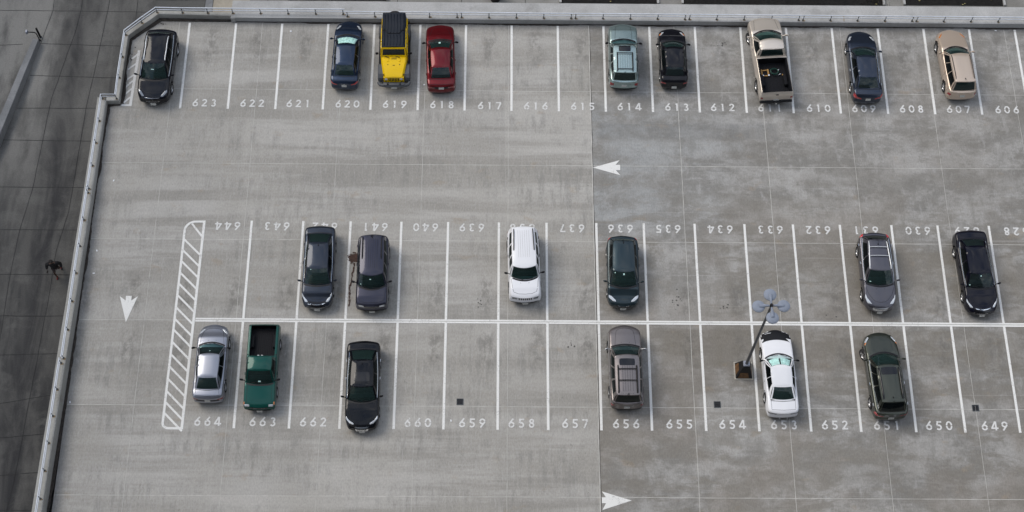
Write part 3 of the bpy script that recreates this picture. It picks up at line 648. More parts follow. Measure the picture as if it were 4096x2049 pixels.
for i, (x, y, lab) in enumerate([(-10.41, 18.63, 'small white disc dropped in bay 621'), (-2.38, 14.98, 'white cup lid on the line between 619 and 618'), (-20.13, 4.08, 'upper white scrap by the west parapet'), (-20.13, 2.7, 'lower white scrap by the west parapet'), (-.41, -5.67, 'white paper scrap left of number 659'), (-20.45, -4.77, 'pale bottle cap at the foot of the west parapet'), (-19.72, 8.47, 'white scrap high on the west aisle'), (31.7, 19.1, 'white scrap under the ledge at far right')]):
    bb = MB(); a = rnd.uniform(0, 3); rot = Matrix.Rotation(a, 3, 'Z')
    if i < 2: bb.lathe([(0, .02), (.045, .02), (.055, .005), (.055, 0)], (x, y, .016), n=14)
    else:
        V = [rot @ Vector(v) for v in ((-.06, -.03, 0), (.0, -.035, .012), (.06, -.025, .002), (.055, .03, .01), (0, .03, 0), (-.06, .035, .014))]
        bb.add([v + Vector((x, y, .019)) for v in V] + [v + Vector((x, y, .0175)) for v in V], [(0, 1, 4, 5), (1, 2, 3, 4), (11, 10, 7, 6), (10, 9, 8, 7), (0, 6, 7, 1), (1, 7, 8, 2), (2, 8, 9, 3), (3, 9, 10, 4), (4, 10, 11, 5), (5, 11, 6, 0)])
    tag(bb.build('litter_scrap', M['paper']), lab, 'litter')

# ------------------------------------------------------------------ four-headed lamp on its boxed base
root = empty('parking_lamp', (15.14, -2.79, 0)); tag(root, 'tall four headed parking lamp on a dark tapered base with brown panels', 'lamp post')
def frustum(bb, w0, w1, z0, z1, m=0, cx=0, cy=0):
    V = [(cx + a * w0, cy + c * w0, z0) for a, c in ((-1, -1), (1, -1), (1, 1), (-1, 1))] + [(cx + a * w1, cy + c * w1, z1) for a, c in ((-1, -1), (1, -1), (1, 1), (-1, 1))]
    bb.add(V, [(0, 3, 2, 1), (4, 5, 6, 7), (0, 1, 5, 4), (1, 2, 6, 5), (2, 3, 7, 6), (3, 0, 4, 7)], m)
bb = MB(); frustum(bb, .50, .49, 0, .05); bb.build('base_kerb', M['basekerb'], root)
bb = MB(); frustum(bb, .44, .19, .05, 1.04); bb.build('base_box', M['black'], root)
for s_ in range(4):
    bb = MB(); rot = Matrix.Rotation(s_ * math.pi / 2, 3, 'Z'); V = []
    def fp(u, v):       # on the sloping face, 6 mm proud
        w = .44 + (.19 - .44) * v; return rot @ Vector((u * w, -w - .006, .05 + .99 * v))
    pts = [(-.8, .04), (.62, .04), (.45, .5), (-.8, .5)]
    V = [fp(*q) for q in pts]; bb.add(V, [(0, 1, 2, 3)]); bb.build('brown_panel', M['wood'], root)
bb = MB(); bb.rbox((0, 0, 1.1), (.34, .3, .12), .02); bb.build('base_cap', M['basecap'], root)
bb = MB(); bb.tube([(0, 0, 1.15), (.03, .05, 4.8), (.07, .12, 8.44)], [.085, .07, .055], 14); bb.build('pole', M['lamppole'], root, True, angle=50)
bb = MB(); bb.lathe([(0, 8.56), (.03, 8.565), (.075, 8.58), (.085, 8.56), (.085, 8.38), (.06, 8.36)], (.07, .12, 0), n=16); bb.build('hub', M['black'], root, True, angle=50)
for k, a in enumerate((2, 91, 181, 272)):
    a = math.radians(a); rot = Matrix.Rotation(a, 3, 'Z'); o = Vector((.07, .12, 8.45))
    bb = MB()
    V = []
    for (x, w, z, t) in ((.06, .035, .03, .05), (.2, .05, .05, .06), (.36, .075, .05, .05), (.6, .08, .035, .04)):
        V += [rot @ Vector((x, w, z)) + o, rot @ Vector((x, w * .4, z + .03)) + o, rot @ Vector((x, -w * .4, z + .03)) + o, rot @ Vector((x, -w, z)) + o, rot @ Vector((x, -w, z - t)) + o, rot @ Vector((x, w, z - t)) + o]
    bb.add(V, [(i * 6 + q, i * 6 + (q + 1) % 6, (i + 1) * 6 + (q + 1) % 6, (i + 1) * 6 + q) for i in range(3) for q in range(6)] + [tuple(range(6)), tuple(range(18, 24))])
    arm = bb.build('lamp_arm', M['lampgrey'], root, True, angle=35)
    c = rot @ Vector((.61, 0, -.06)) + o
    bb = MB(); bb.lathe([(0, .075), (.12, .07), (.22, .055), (.27, .035), (.285, .02), (.3, .018), (.312, .0), (.312, -.03), (.3, -.06), (.28, -.07)], c, n=36); h = bb.build('lamp_head', M['lampgrey'], root, True, angle=40)
    bb = MB(); bb.lathe([(.28, -.071), (.15, -.1), (0, -.11)], c, n=28); bb.build('lens', M['glassclear'], h, True)

# ------------------------------------------------------------------ person striding on the ramp
def skin_obj(name, verts, edges, radii, m, parent=None, sub=2, flat=None):
    me = bpy.data.meshes.new(name); me.from_pydata(verts, edges, []); me.materials.append(m)
    o = bpy.data.objects.new(name, me); COL.objects.link(o)
    if parent: o.parent = parent
    sk = o.modifiers.new('skin', 'SKIN'); sk.use_smooth_shade = True
    for i, r in enumerate(radii):
        r = r if isinstance(r, tuple) else (r, r); me.skin_vertices[0].data[i].radius = r
    me.skin_vertices[0].data[0].use_root = True
    s_ = o.modifiers.new('sub', 'SUBSURF'); s_.levels = sub; s_.render_levels = sub
    return o
person = empty('person', (-22.98, 4.02, ZR), math.radians(8)); person.scale = (1.13, 1.13, 1.1)
tag(person, 'person in a black jacket, brown shorts and red shoes striding on the ramp', 'person')
# faces -Y (towards the viewer), right leg forward, elbows out
V = [(0, 0, .93), (0, -.02, 1.12), (0, -.05, 1.34), (0, -.06, 1.45), (0, -.08, 1.53),            # 0-4 pelvis, waist, chest, shoulders, neck
     (-.09, .0, .88), (-.1, -.2, .53), (-.1, -.16, .12), (-.1, -.27, .06),                          # 5-8 right leg (forward)
     (.09, .02, .88), (.1, .08, .5), (.11, .36, .2), (.11, .33, .1),                               # 9-12 left leg (back, heel lifted)
     (-.2, -.05, 1.4), (-.33, .03, 1.15), (-.35, -.18, 1.02),                                      # 13-15 right arm
     (.2, -.05, 1.4), (.36, .06, 1.17), (.37, -.12, 1.0)]                                          # 16-18 left arm
E_ = [(0, 1), (1, 2), (2, 3), (3, 4), (0, 5), (5, 6), (6, 7), (7, 8), (0, 9), (9, 10), (10, 11), (11, 12), (3, 13), (13, 14), (14, 15), (3, 16), (16, 17), (17, 18)]
Rr = [(.13, .1), (.13, .09), (.15, .1), (.1, .08), .055, .08, .055, .037, .035, .08, .055, .037, .035, .055, .04, .028, .055, .04, .028]
body = skin_obj('body', V, E_, Rr, M['skin'], person)
# jacket, shorts, shoes, head, hair, hands
q = MB(); n = 18; rings = [(.0, .9, .17, .13), (-.01, 1.0, .18, .14), (-.02, 1.15, .185, .15), (-.04, 1.3, .21, .155), (-.055, 1.41, .205, .14), (-.065, 1.47, .13, .1), (-.07, 1.52, .075, .075)]
q.add([(rx_ * math.cos(2 * math.pi * k / n), cy_ + ry_ * math.sin(2 * math.pi * k / n), z_) for cy_, z_, rx_, ry_ in rings for k in range(n)], [(i * n + k, i * n + (k + 1) % n, (i + 1) * n + (k + 1) % n, (i + 1) * n + k) for i in range(len(rings) - 1) for k in range(n)])
for sg in (-1, 1):
    q.tube([(sg * .1, -.055, 1.43), (sg * .2, -.05, 1.4), (sg * .275, -.01, 1.28), (sg * .335, .035, 1.165), (sg * .35, -.04, 1.1), (sg * .36, -.17, 1.02)], [.1, .11, .1, .09, .078, .058], 14)
jk = q.build('jacket', M['jacket'], person, True)
ss = jk.modifiers.new('sub', 'SUBSURF'); ss.levels = 1; ss.render_levels = 1
skin_obj('shorts', [(0, 0, .95), (-.09, -.01, .86), (-.1, -.16, .56), (.09, .02, .86), (.1, .08, .55)], [(0, 1), (1, 2), (0, 3), (3, 4)], [(.15, .12), .1, .085, .1, .085], M['shorts'], person)
for nm, pts in (('shoe', [(-.1, -.1, .06), (-.1, -.2, .05), (-.1, -.32, .04)]), ('shoe', [(.11, .4, .2), (.11, .34, .1), (.11, .25, .04)])):
    skin_obj(nm, pts, [(0, 1), (1, 2)], [.05, .055, .04], M['shoe'], person)
skin_obj('head', [(0, -.09, 1.55), (0, -.105, 1.64), (0, -.1, 1.72), (0, -.2, 1.63)], [(0, 1), (1, 2), (1, 3)], [.06, (.08, .09), (.07, .08), .018], M['skin'], person)
skin_obj('hair', [(0, -.05, 1.62), (0, -.075, 1.7), (0, -.1, 1.745)], [(0, 1), (1, 2)], [.1, .115, .1], M['hair'], person)
for sx_, w in ((-1, Vector((-.35, -.2, 1.01))), (1, Vector((.37, -.14, .99)))):
    hv = [w, w + Vector((0, -.05, -.03))]; he = [(0, 1)]; hr_ = [.026, (.036, .018)]
    for q in range(4):
        o_ = len(hv); bx = (q - 1.5) * .017; hv += [hv[1] + Vector((bx, -.035, -.02)), hv[1] + Vector((bx, -.06 - .004 * (q % 3), -.045)), hv[1] + Vector((bx * .9, -.055, -.07))]
        he += [(1, o_), (o_, o_ + 1), (o_ + 1, o_ + 2)]; hr_ += [.009, .0085, .008]
    o_ = len(hv); hv += [hv[1] + Vector((-sx_ * .035, -.0, -.015)), hv[1] + Vector((-sx_ * .045, -.03, -.03))]; he += [(0, o_), (o_, o_ + 1)]; hr_ += [.01, .009]
    skin_obj('hand', [tuple(v) for v in hv], he, hr_, M['glove'], person, 1)

# ------------------------------------------------------------------ cars
def sm(x, a, b):
    t = min(max((x - a) / (b - a), 0), 1); return t * t * (3 - 2 * t)

FIT = {'parked_suv': (1.005, 0.971, 0.09, 0.09), 'parked_sedan': (0.915, 0.938, 0.007, 0.045), 'parked_sedan.001': (0.974, 0.951, -0.014, 0.06), 'parked_suv.001': (0.969, 0.921, -0.035, 0.045), 'parked_sedan.002': (0.944, 0.919, 0.021, 0.06), 'parked_sedan.003': (0.94, 0.944, -0.042, 0.06), 'parked_minivan': (0.92, 0.936, -0.056, 0.104), 'parked_sedan.004': (0.951, 0.963, 0.007, 0.104), 'parked_suv.002': (0.972, 0.957, 0.021, 0.134), 'parked_suv.003': (0.989, 0.959, -0.014, 0.149), 'parked_hatchback': (1.018, 0.939, -0.007, 0.104), 'parked_crossover': (0.966, 0.938, -0.035, 0.09), 'parked_sedan.005': (0.983, 0.963, -0.014, 0.104), 'parked_sedan.006': (0.94, 0.929, 0.056, 0.06), 'parked_sedan.007': (0.968, 0.953, -0.028, 0.119), 'parked_suv.004': (0.979, 0.936, -0.042, 0.075), 'parked_coupe': (0.925, 0.926, 0.0, 0.075), 'parked_crossover.001': (0.971, 0.943, -0.076, 0.06), 'parked_pickup': (0.996, 0.968, -0.076, 0.075), 'parked_pickup.001': (0.965, 0.953, 0.007, 0.134), 'parked_offroader': (0.982, 0.973, 0.007, 0.03)}     # measured body size and position corrections (width, length, dx, dy)
class Car:
    """local frame: y from the rear bumper (0) to the nose (L), recentred at the end; z up"""
    def __init__(s, **k):
        s.__dict__.update(dict(W=1.82, zb=.16, rs=.1, wcf=.62, wcr=.74, Rf=.75, Rr=.5, bf=.12, br=.06, nf=2.4, nr=2.6, crown=.05, taper_f=.0, bed=None, clad=False,
            cf=.2, crv=.1, rfc=.08, tumble=.975, wheels=(.82, 3.55), wr=.33, wt=.21, wbf=None, wbr=None, wrf=None, wrr=None, bar=.02, H=1.44, roofcrown=.035,
            sideg=((.13, .49), (.53, .84)), vwin=(.1, .9), fmu=.93, rmu=.88, gh=True, glass='glass', rear='glass', side='glassside', ridge=0.))
        s.__dict__.update(k)
        s.py = np.array([q[0] for q in s.top]); s.pz = np.array([q[1] for q in s.top])
        hw = s.W / 2
        s.wbf = s.wbf or hw * .86; s.wbr = s.wbr or hw * .78; s.wrf = s.wrf or hw * .64; s.wrr = s.wrr or hw * .6
    def ztop(s, y): return float(np.mean([np.interp(y + d, s.py, s.pz) for d in (-.05, 0, .05)]))
    def hw(s, y):
        w = s.W / 2
        a = min(max((y - (s.L - s.Rf)) / s.Rf, 0), 1); c = min(max((s.Rr - y) / s.Rr, 0), 1)
        return w * min(s.wcf + (1 - s.wcf) * (1 - a ** s.nf) ** (1 / s.nf) if a < 1 else s.wcf, s.wcr + (1 - s.wcr) * (1 - c ** s.nr) ** (1 / s.nr) if c < 1 else s.wcr)
    def pos(s, xh, y, zh, face):
        hw = s.hw(y); zt = s.ztop(y); r = s.rs
        if face == 't':
            x = xh * hw * s.tumble; e = hw * s.tumble - abs(x)
            drop = r - math.sqrt(max(r * r - (r - e) ** 2, 0)) if e < r else 0
            z = zt - drop - s.crown * xh * xh + s.ridge * math.exp(-((abs(xh) - .62) / .09) ** 2) * sm(y, s.yc, s.yc + .3)
            if s.bed and s.bed[0] < y < s.bed[1] and abs(x) < hw * s.tumble - s.bed[3]: z = s.bed[2]
        else:
            k = np.interp(zh, [0, .12, .45, .7, 1], [.92, .975, 1., .995, s.tumble])
            zb = s.zb + .12 * sm(y, s.L - .5, s.L) + .08 * sm(-y, -.4, 0)
            x = xh * hw * k; z = zb + (zt - r - s.crown - zb) * zh
        fy = s.bf * (1 - xh * xh) * sm(y, s.L - s.Rf, s.L) - s.br * (1 - xh * xh) * sm(-y, -s.Rr, 0)
        bump = 1 if face == 't' else 1
        zf = min(max((z - .2) / .5, 0), 1.6)
        lip = .06 * math.exp(-((z - .48) / .16) ** 2)
        fy += lip * sm(y, s.L - .25, s.L) - lip * sm(-y, -.2, 0)
        return Vector((x, y + fy, z))
    def body(s, mats, parent):
        L = s.L; xs = [-1, -.985, -.95, -.9, -.8, -.68, -.55, -.4, -.2, 0, .2, .4, .55, .68, .8, .9, .95, .985, 1]
        if s.bed:
            q = 1 - s.bed[3] / (s.W / 2 * s.tumble); xs = sorted([x for x in xs if abs(abs(x) - q) > .03] + [q - .012, q + .004, -q + .012, -q - .004])
        ys = list(np.arange(0, L, .065)) + [L, .02, .05, .1, L - .02, L - .05, L - .1]
        if s.bed: ys = [y for y in ys if abs(y - s.bed[0]) > .025 and abs(y - s.bed[1]) > .025] + [s.bed[0] - .005, s.bed[0] + .01, s.bed[1] - .01, s.bed[1] + .005]
        ys = sorted(set(round(float(y), 4) for y in ys)); zs = [0, .08, .2, .32, .44, .56, .68, .8, .9, 1]
        nx, ny, nz = len(xs), len(ys), len(zs); b = MB(); idx = {}
        arch = s.wr + .07
        def vid(i, j, k):
            key = (i, j, k)
            if key in idx: return idx[key]
            p = s.pos(xs[i], ys[j], zs[k], 't' if k == nz - 1 else 's')
            if i in (0, nx - 1) and k < nz - 1:
                for wy in s.wheels:
                    if math.hypot(p.y - wy, p.z - s.wr) < arch: p.x *= 1 - .2 / abs(p.x)
            idx[key] = len(b.v); b.v.append(tuple(p)); return idx[key]
        def face(a, m): b.f.append(tuple(a)); b.m.append(m)
        for j in range(ny - 1):
            for i in range(nx - 1):
                xm, ym = (xs[i] + xs[i + 1]) / 2, (ys[j] + ys[j + 1]) / 2; m = 0
                if s.gh and abs(xm * s.hw(ym)) < min(s.wbf, s.wbr) - .03 and s.yb + .06 < ym < s.yc - .25 - .02: m = 1
                if s.bed and s.bed[0] - .01 < ym < s.bed[1] + .01 and abs(xm) < 1 - .35 * s.bed[3] / (s.W / 2): m = 3
                if s.bed and s.bed[4] and s.bed[0] - .01 < ym < s.bed[1] + .01 and abs(xm * s.hw(ym) * s.tumble) > s.hw(ym) * s.tumble - s.bed[3]: m = 0
                face([vid(i, j, nz - 1), vid(i + 1, j, nz - 1), vid(i + 1, j + 1, nz - 1), vid(i, j + 1, nz - 1)], m)
                face([vid(i, j, 0), vid(i, j + 1, 0), vid(i + 1, j + 1, 0), vid(i + 1, j, 0)], 2)
            for k in range(nz - 1):
                for i in (0, nx - 1):
                    m = 2 if k < (3 if s.clad else 1) else 0
                    ym = (ys[j] + ys[j + 1]) / 2; zz = s.zb + (s.ztop(ym) - .12 - s.zb) * (zs[k] + zs[k + 1]) / 2
                    if any(math.hypot(ym - wy, zz - s.wr) < arch + .02 for wy in s.wheels): m = 2
                    face([vid(i, j, k), vid(i, j + 1, k), vid(i, j + 1, k + 1), vid(i, j, k + 1)], m)
        for j in (0, ny - 1):
            for i in range(nx - 1):
                for k in range(nz - 1):
                    m = 2 if k < (3 if s.clad else 1) else 0
                    face([vid(i, j, k), vid(i + 1, j, k), vid(i + 1, j, k + 1), vid(i, j, k + 1)], m)
        s.bvh = BVHTree.FromPolygons([Vector(v) for v in b.v], b.f)
        s.bm = b; return b
    def hit(s, o, d):
        r = s.bvh.ray_cast(Vector(o), Vector(d).normalized())
        return (r[0], r[1] if r[1].dot(Vector(d)) < 0 else -r[1]) if r[0] is not None else (None, None)
    def line(s, b, pts, w, m, d=(0, 0, -1), off=.003, origin=None):
        """strip laid on the body along plan points (x, y) looking along d"""
        d = Vector(d).normalized(); V = []; P = []
        fine = []
        for (a, c) in zip(pts[:-1], pts[1:]):
            n = max(1, int((Vector(c) - Vector(a)).length / .1)); fine += [Vector(a).lerp(Vector(c), i / n) for i in range(n)]
        fine.append(Vector(pts[-1])); row = []
        for i, p in enumerate(fine):
            t = (fine[min(i + 1, len(fine) - 1)] - fine[max(i - 1, 0)]).normalized(); nn = t.cross(d).normalized() * w / 2
            hs = []
            for sg in (-1, 1):
                h, n_ = s.hit(p + nn * sg - d * 3, d)
                hs.append(None if h is None else h + n_ * off)
            row.append(hs)
        for a, c in zip(row[:-1], row[1:]):
            if None in a or None in c or (a[0] - c[0]).length > .35: continue
            b.add([a[0], a[1], c[1], c[0]], [(0, 1, 2, 3)], m)
    def patch(s, b, poly, m, d, off=.004, rings=4, nb=28):
        """convex-ish polygon (3-D points) pushed on to the body along d"""
        P = [Vector(p) for p in poly]; c = sum(P, Vector()) / len(P); per = []
        seg = [(P[(i + 1) % len(P)] - P[i]).length for i in range(len(P))]; tot = sum(seg)
        for k in range(nb):
            t = tot * k / nb; i = 0
            while t > seg[i]: t -= seg[i]; i += 1
            per.append(P[i].lerp(P[(i + 1) % len(P)], t / seg[i]))
        d = Vector(d).normalized(); V = []; ok = []
        for r in range(rings + 1):
            for q in ([c] if r == 0 else per):
                p = c.lerp(q, r / rings); h, n_ = s.hit(p - d * 3, d); ok.append(h is not None); V.append(h + n_ * (off + .008 * (1 - (r / rings) ** 4)) if h is not None else p)
        F = []
        for k in range(nb):
            F.append((0, 1 + k, 1 + (k + 1) % nb))
            for r in range(1, rings): F.append((1 + (r - 1) * nb + k, 1 + r * nb + k, 1 + r * nb + (k + 1) % nb, 1 + (r - 1) * nb + (k + 1) % nb))
        F = [f for f in F if all(ok[i] for i in f) and max((V[f[0]] - V[i]).length for i in f) < .5]
        b.add(V, F, m)
    # --- greenhouse
    def base_pt(s, side, t):
        if side == 'F': x, y = s.wbf * t, s.yc - s.cf * t * t
        elif side == 'B': x, y = s.wbr * t, s.yb + s.crv * t * t
        else:
            sg = 1 if side == 'R' else -1
            x = sg * (s.wbr + (s.wbf - s.wbr) * t + s.bar * math.sin(math.pi * t) * 2.2); y = (s.yb + s.crv) + ((s.yc - s.cf) - (s.yb + s.crv)) * t
        h = s.pos(max(-1, min(1, x / (s.hw(y) * s.tumble))), y, 1, 't')
        return Vector((x, y, h.z - .008))
    def roof_pt(s, side, t):
        if side == 'F': return Vector((s.wrf * t, s.yf - s.rfc * t * t, s.H - .045 - .02 * t * t))
        if side == 'B': return Vector((s.wrr * t, s.yr + .04 * t * t, s.Hr - .045 - .02 * t * t))
        sg = 1 if side == 'R' else -1
        x = s.wrr + (s.wrf - s.wrr) * t + s.bar * math.sin(math.pi * t); y = (s.yr + .04) + ((s.yf - s.rfc) - (s.yr + .04)) * t
        return Vector((sg * x, y, s.Hr + (s.H - s.Hr) * t - .065 + .012 * math.sin(math.pi * t)))
    def panel(s, side, holes, us, vs_, frame, glasses, fm=0):
        """holes: list of (u0,u1,v0,v1) -> glass meshes, the rest goes to the frame"""
        def P(u, v):
            bu = .03 if side in 'FB' else .045
            a, c = s.base_pt(side, u), s.roof_pt(side, u); p = a.lerp(c, v); q = math.sin(math.pi * v) * bu
            if side == 'F': p += Vector((0, .6, .8)) * q
            elif side == 'B': p += Vector((0, -.6, .8)) * q
            elif side == 'R': p += Vector((.9, 0, .2)) * q
            else: p += Vector((-.9, 0, .2)) * q
            return p
        for ui in range(len(us) - 1):
            for vi in range(len(vs_) - 1):
                uc, vc = (us[ui] + us[ui + 1]) / 2, (vs_[vi] + vs_[vi + 1]) / 2; g = None
                for k, h in enumerate(holes):
                    if h[0] < uc < h[1] and h[2] < vc < h[3]: g = k
                tgt = frame if g is None else glasses[g]
                tgt.add([P(us[ui], vs_[vi]), P(us[ui + 1], vs_[vi]), P(us[ui + 1], vs_[vi + 1]), P(us[ui], vs_[vi + 1])], [(0, 1, 2, 3)], fm if g is None else 0)
        s.P = P
    def greenhouse(s, paint, parent, pillar=None, roofmat=None):
        fr = MB(); lin = lambda a, c, n: [a + (c - a) * i / n for i in range(n + 1)]
        def grid(br, lo, hi, n):
            br = sorted(set([lo, hi] + [round(x, 4) for x in br])); out = []
            for a, c in zip(br[:-1], br[1:]):
                k = max(1, int(round(n * (c - a) / (hi - lo)))); out += lin(a, c, k)[:-1]
            return out + [hi]
        vw = s.vwin
        g = [MB()]; u = s.fmu; s.panel('F', [(-u, u, .04, .95)], grid([-u, u], -1, 1, 14), grid([.04, .95], 0, 1, 6), fr, g); gf = g
        g = [MB()]; u = s.rmu; s.panel('B', [(-u, u, .08, .93)], grid([-u, u], -1, 1, 14), grid([.08, .93], 0, 1, 6), fr, g); gb = g
        sides = []
        for sd_ in 'LR':
            hs = [(a, c, vw[0], vw[1]) for a, c in s.sideg]; g = [MB() for _ in hs]
            s.panel(sd_, hs, grid([q for h in s.sideg for q in h], 0, 1, 18), grid(list(vw), 0, 1, 5), fr, g); sides.append(g)
        # roof skin
        n, m_ = 12, 16; V = []
        for j in range(m_ + 1):
            t = j / m_
            for i in range(n + 1):
                xh = -1 + 2 * i / n; l, r = s.roof_pt('L', t), s.roof_pt('R', t); p = l.lerp(r, (xh + 1) / 2)
                fy, by = s.roof_pt('F', xh), s.roof_pt('B', xh); p.y = by.y + (fy.y - by.y) * t
                ed = 1 - abs(xh) ** 4; p.z = (1 - t) * by.z + t * fy.z + (s.roofcrown + .02) * ed * math.sin(math.pi * (.08 + .84 * t)) ** .6 - .004 * (1 - ed)
                if i in (0, n): p.z = l.z
                if j == 0: p = by.copy()
                if j == m_: p = fy.copy()
                V.append(p)
        F = [(j * (n + 1) + i, j * (n + 1) + i + 1, (j + 1) * (n + 1) + i + 1, (j + 1) * (n + 1) + i) for j in range(m_) for i in range(n)]
        rf = MB(); rf.add(V, F, 1 if roofmat else 0); s.rbvh = BVHTree.FromPolygons(V, F)
        fr.add(V, F, 1 if roofmat else 0)
        import bmesh
        o = fr.build('roof', [pillar or paint, roofmat or paint], parent, True, angle=32)
        bm = bmesh.new(); bm.from_mesh(o.data); bmesh.ops.remove_doubles(bm, verts=bm.verts, dist=.0015); bmesh.ops.recalc_face_normals(bm, faces=bm.faces); bm.to_mesh(o.data); bm.free()
        def gl(b_, nm, mt, out):
            oo = b_.build(nm, M[mt], parent, True); bm = bmesh.new(); bm.from_mesh(oo.data); bmesh.ops.remove_doubles(bm, verts=bm.verts, dist=.0015)
            for f in bm.faces:
                f.normal_update()
                if f.normal.dot(Vector(out)) < 0: f.normal_flip()
            bm.to_mesh(oo.data); bm.free(); return oo
        s.ws = gl(gf[0], 'windshield', s.glass, (0, .6, .8)); gl(gb[0], 'rear_window', s.rear, (0, -.6, .8))
        for g, ox in zip(sides, (-1, 1)):
            for q in g: gl(q, 'side_window', s.side, (ox, 0, .2))
        return o
    def rz(s, x, y):
        r = s.rbvh.ray_cast(Vector((x, y, 5)), Vector((0, 0, -1))); return r[0].z if r[0] else s.H

def make_wheel(c, sg, r, w, steer, parent, style='alloy'):
    rt = Matrix.Rotation(steer, 3, 'Z')
    t = MB(); t.lathe([(r * .66, -w / 2), (r * .9, -w / 2), (r * .97, -w * .38), (r, -w * .2), (r, w * .2), (r * .97, w * .38), (r * .9, w / 2), (r * .66, w / 2)], (0, 0, 0), 'X', 28)
    t.v = [tuple(rt @ Vector(v) + Vector(c)) for v in t.v]
    wh = t.build('wheel', M['rubber'], parent, True, angle=50)
    q = MB(); x = sg * w * .42
    q.lathe([(r * .68, x), (r * .62, x), (r * .58, x - sg * .03)], (0, 0, 0), 'X', 28)
    n = 5 if style == 'alloy' else 7
    for k in range(n):
        a = 2 * math.pi * k / n; rr = Matrix.Rotation(a, 3, 'X')
        V = [rr @ Vector(v) for v in ((x, -.045, r * .1), (x, .045, r * .1), (x - sg * .005, .035, r * .62), (x - sg * .005, -.035, r * .62), (x - sg * .05, -.045, r * .1), (x - sg * .05, .045, r * .1), (x - sg * .05, .035, r * .62), (x - sg * .05, -.035, r * .62))]
        q.add(V, [(0, 1, 2, 3), (4, 7, 6, 5), (0, 4, 5, 1), (1, 5, 6, 2), (3, 2, 6, 7), (0, 3, 7, 4)])
    q.lathe([(0, x + sg * .01), (r * .12, x + sg * .008), (r * .16, x - sg * .02)], (0, 0, 0), 'X', 14)
    q.v = [tuple(rt @ Vector(v) + Vector(c)) for v in q.v]
    q.build('rim', M['alloy'], wh)
    d = MB(); d.lathe([(0, x - sg * .06), (r * .6, x - sg * .06)], (0, 0, 0), 'X', 20); d.v = [tuple(rt @ Vector(v) + Vector(c)) for v in d.v]; d.build('brake_disc', M['black'], wh)
    return wh

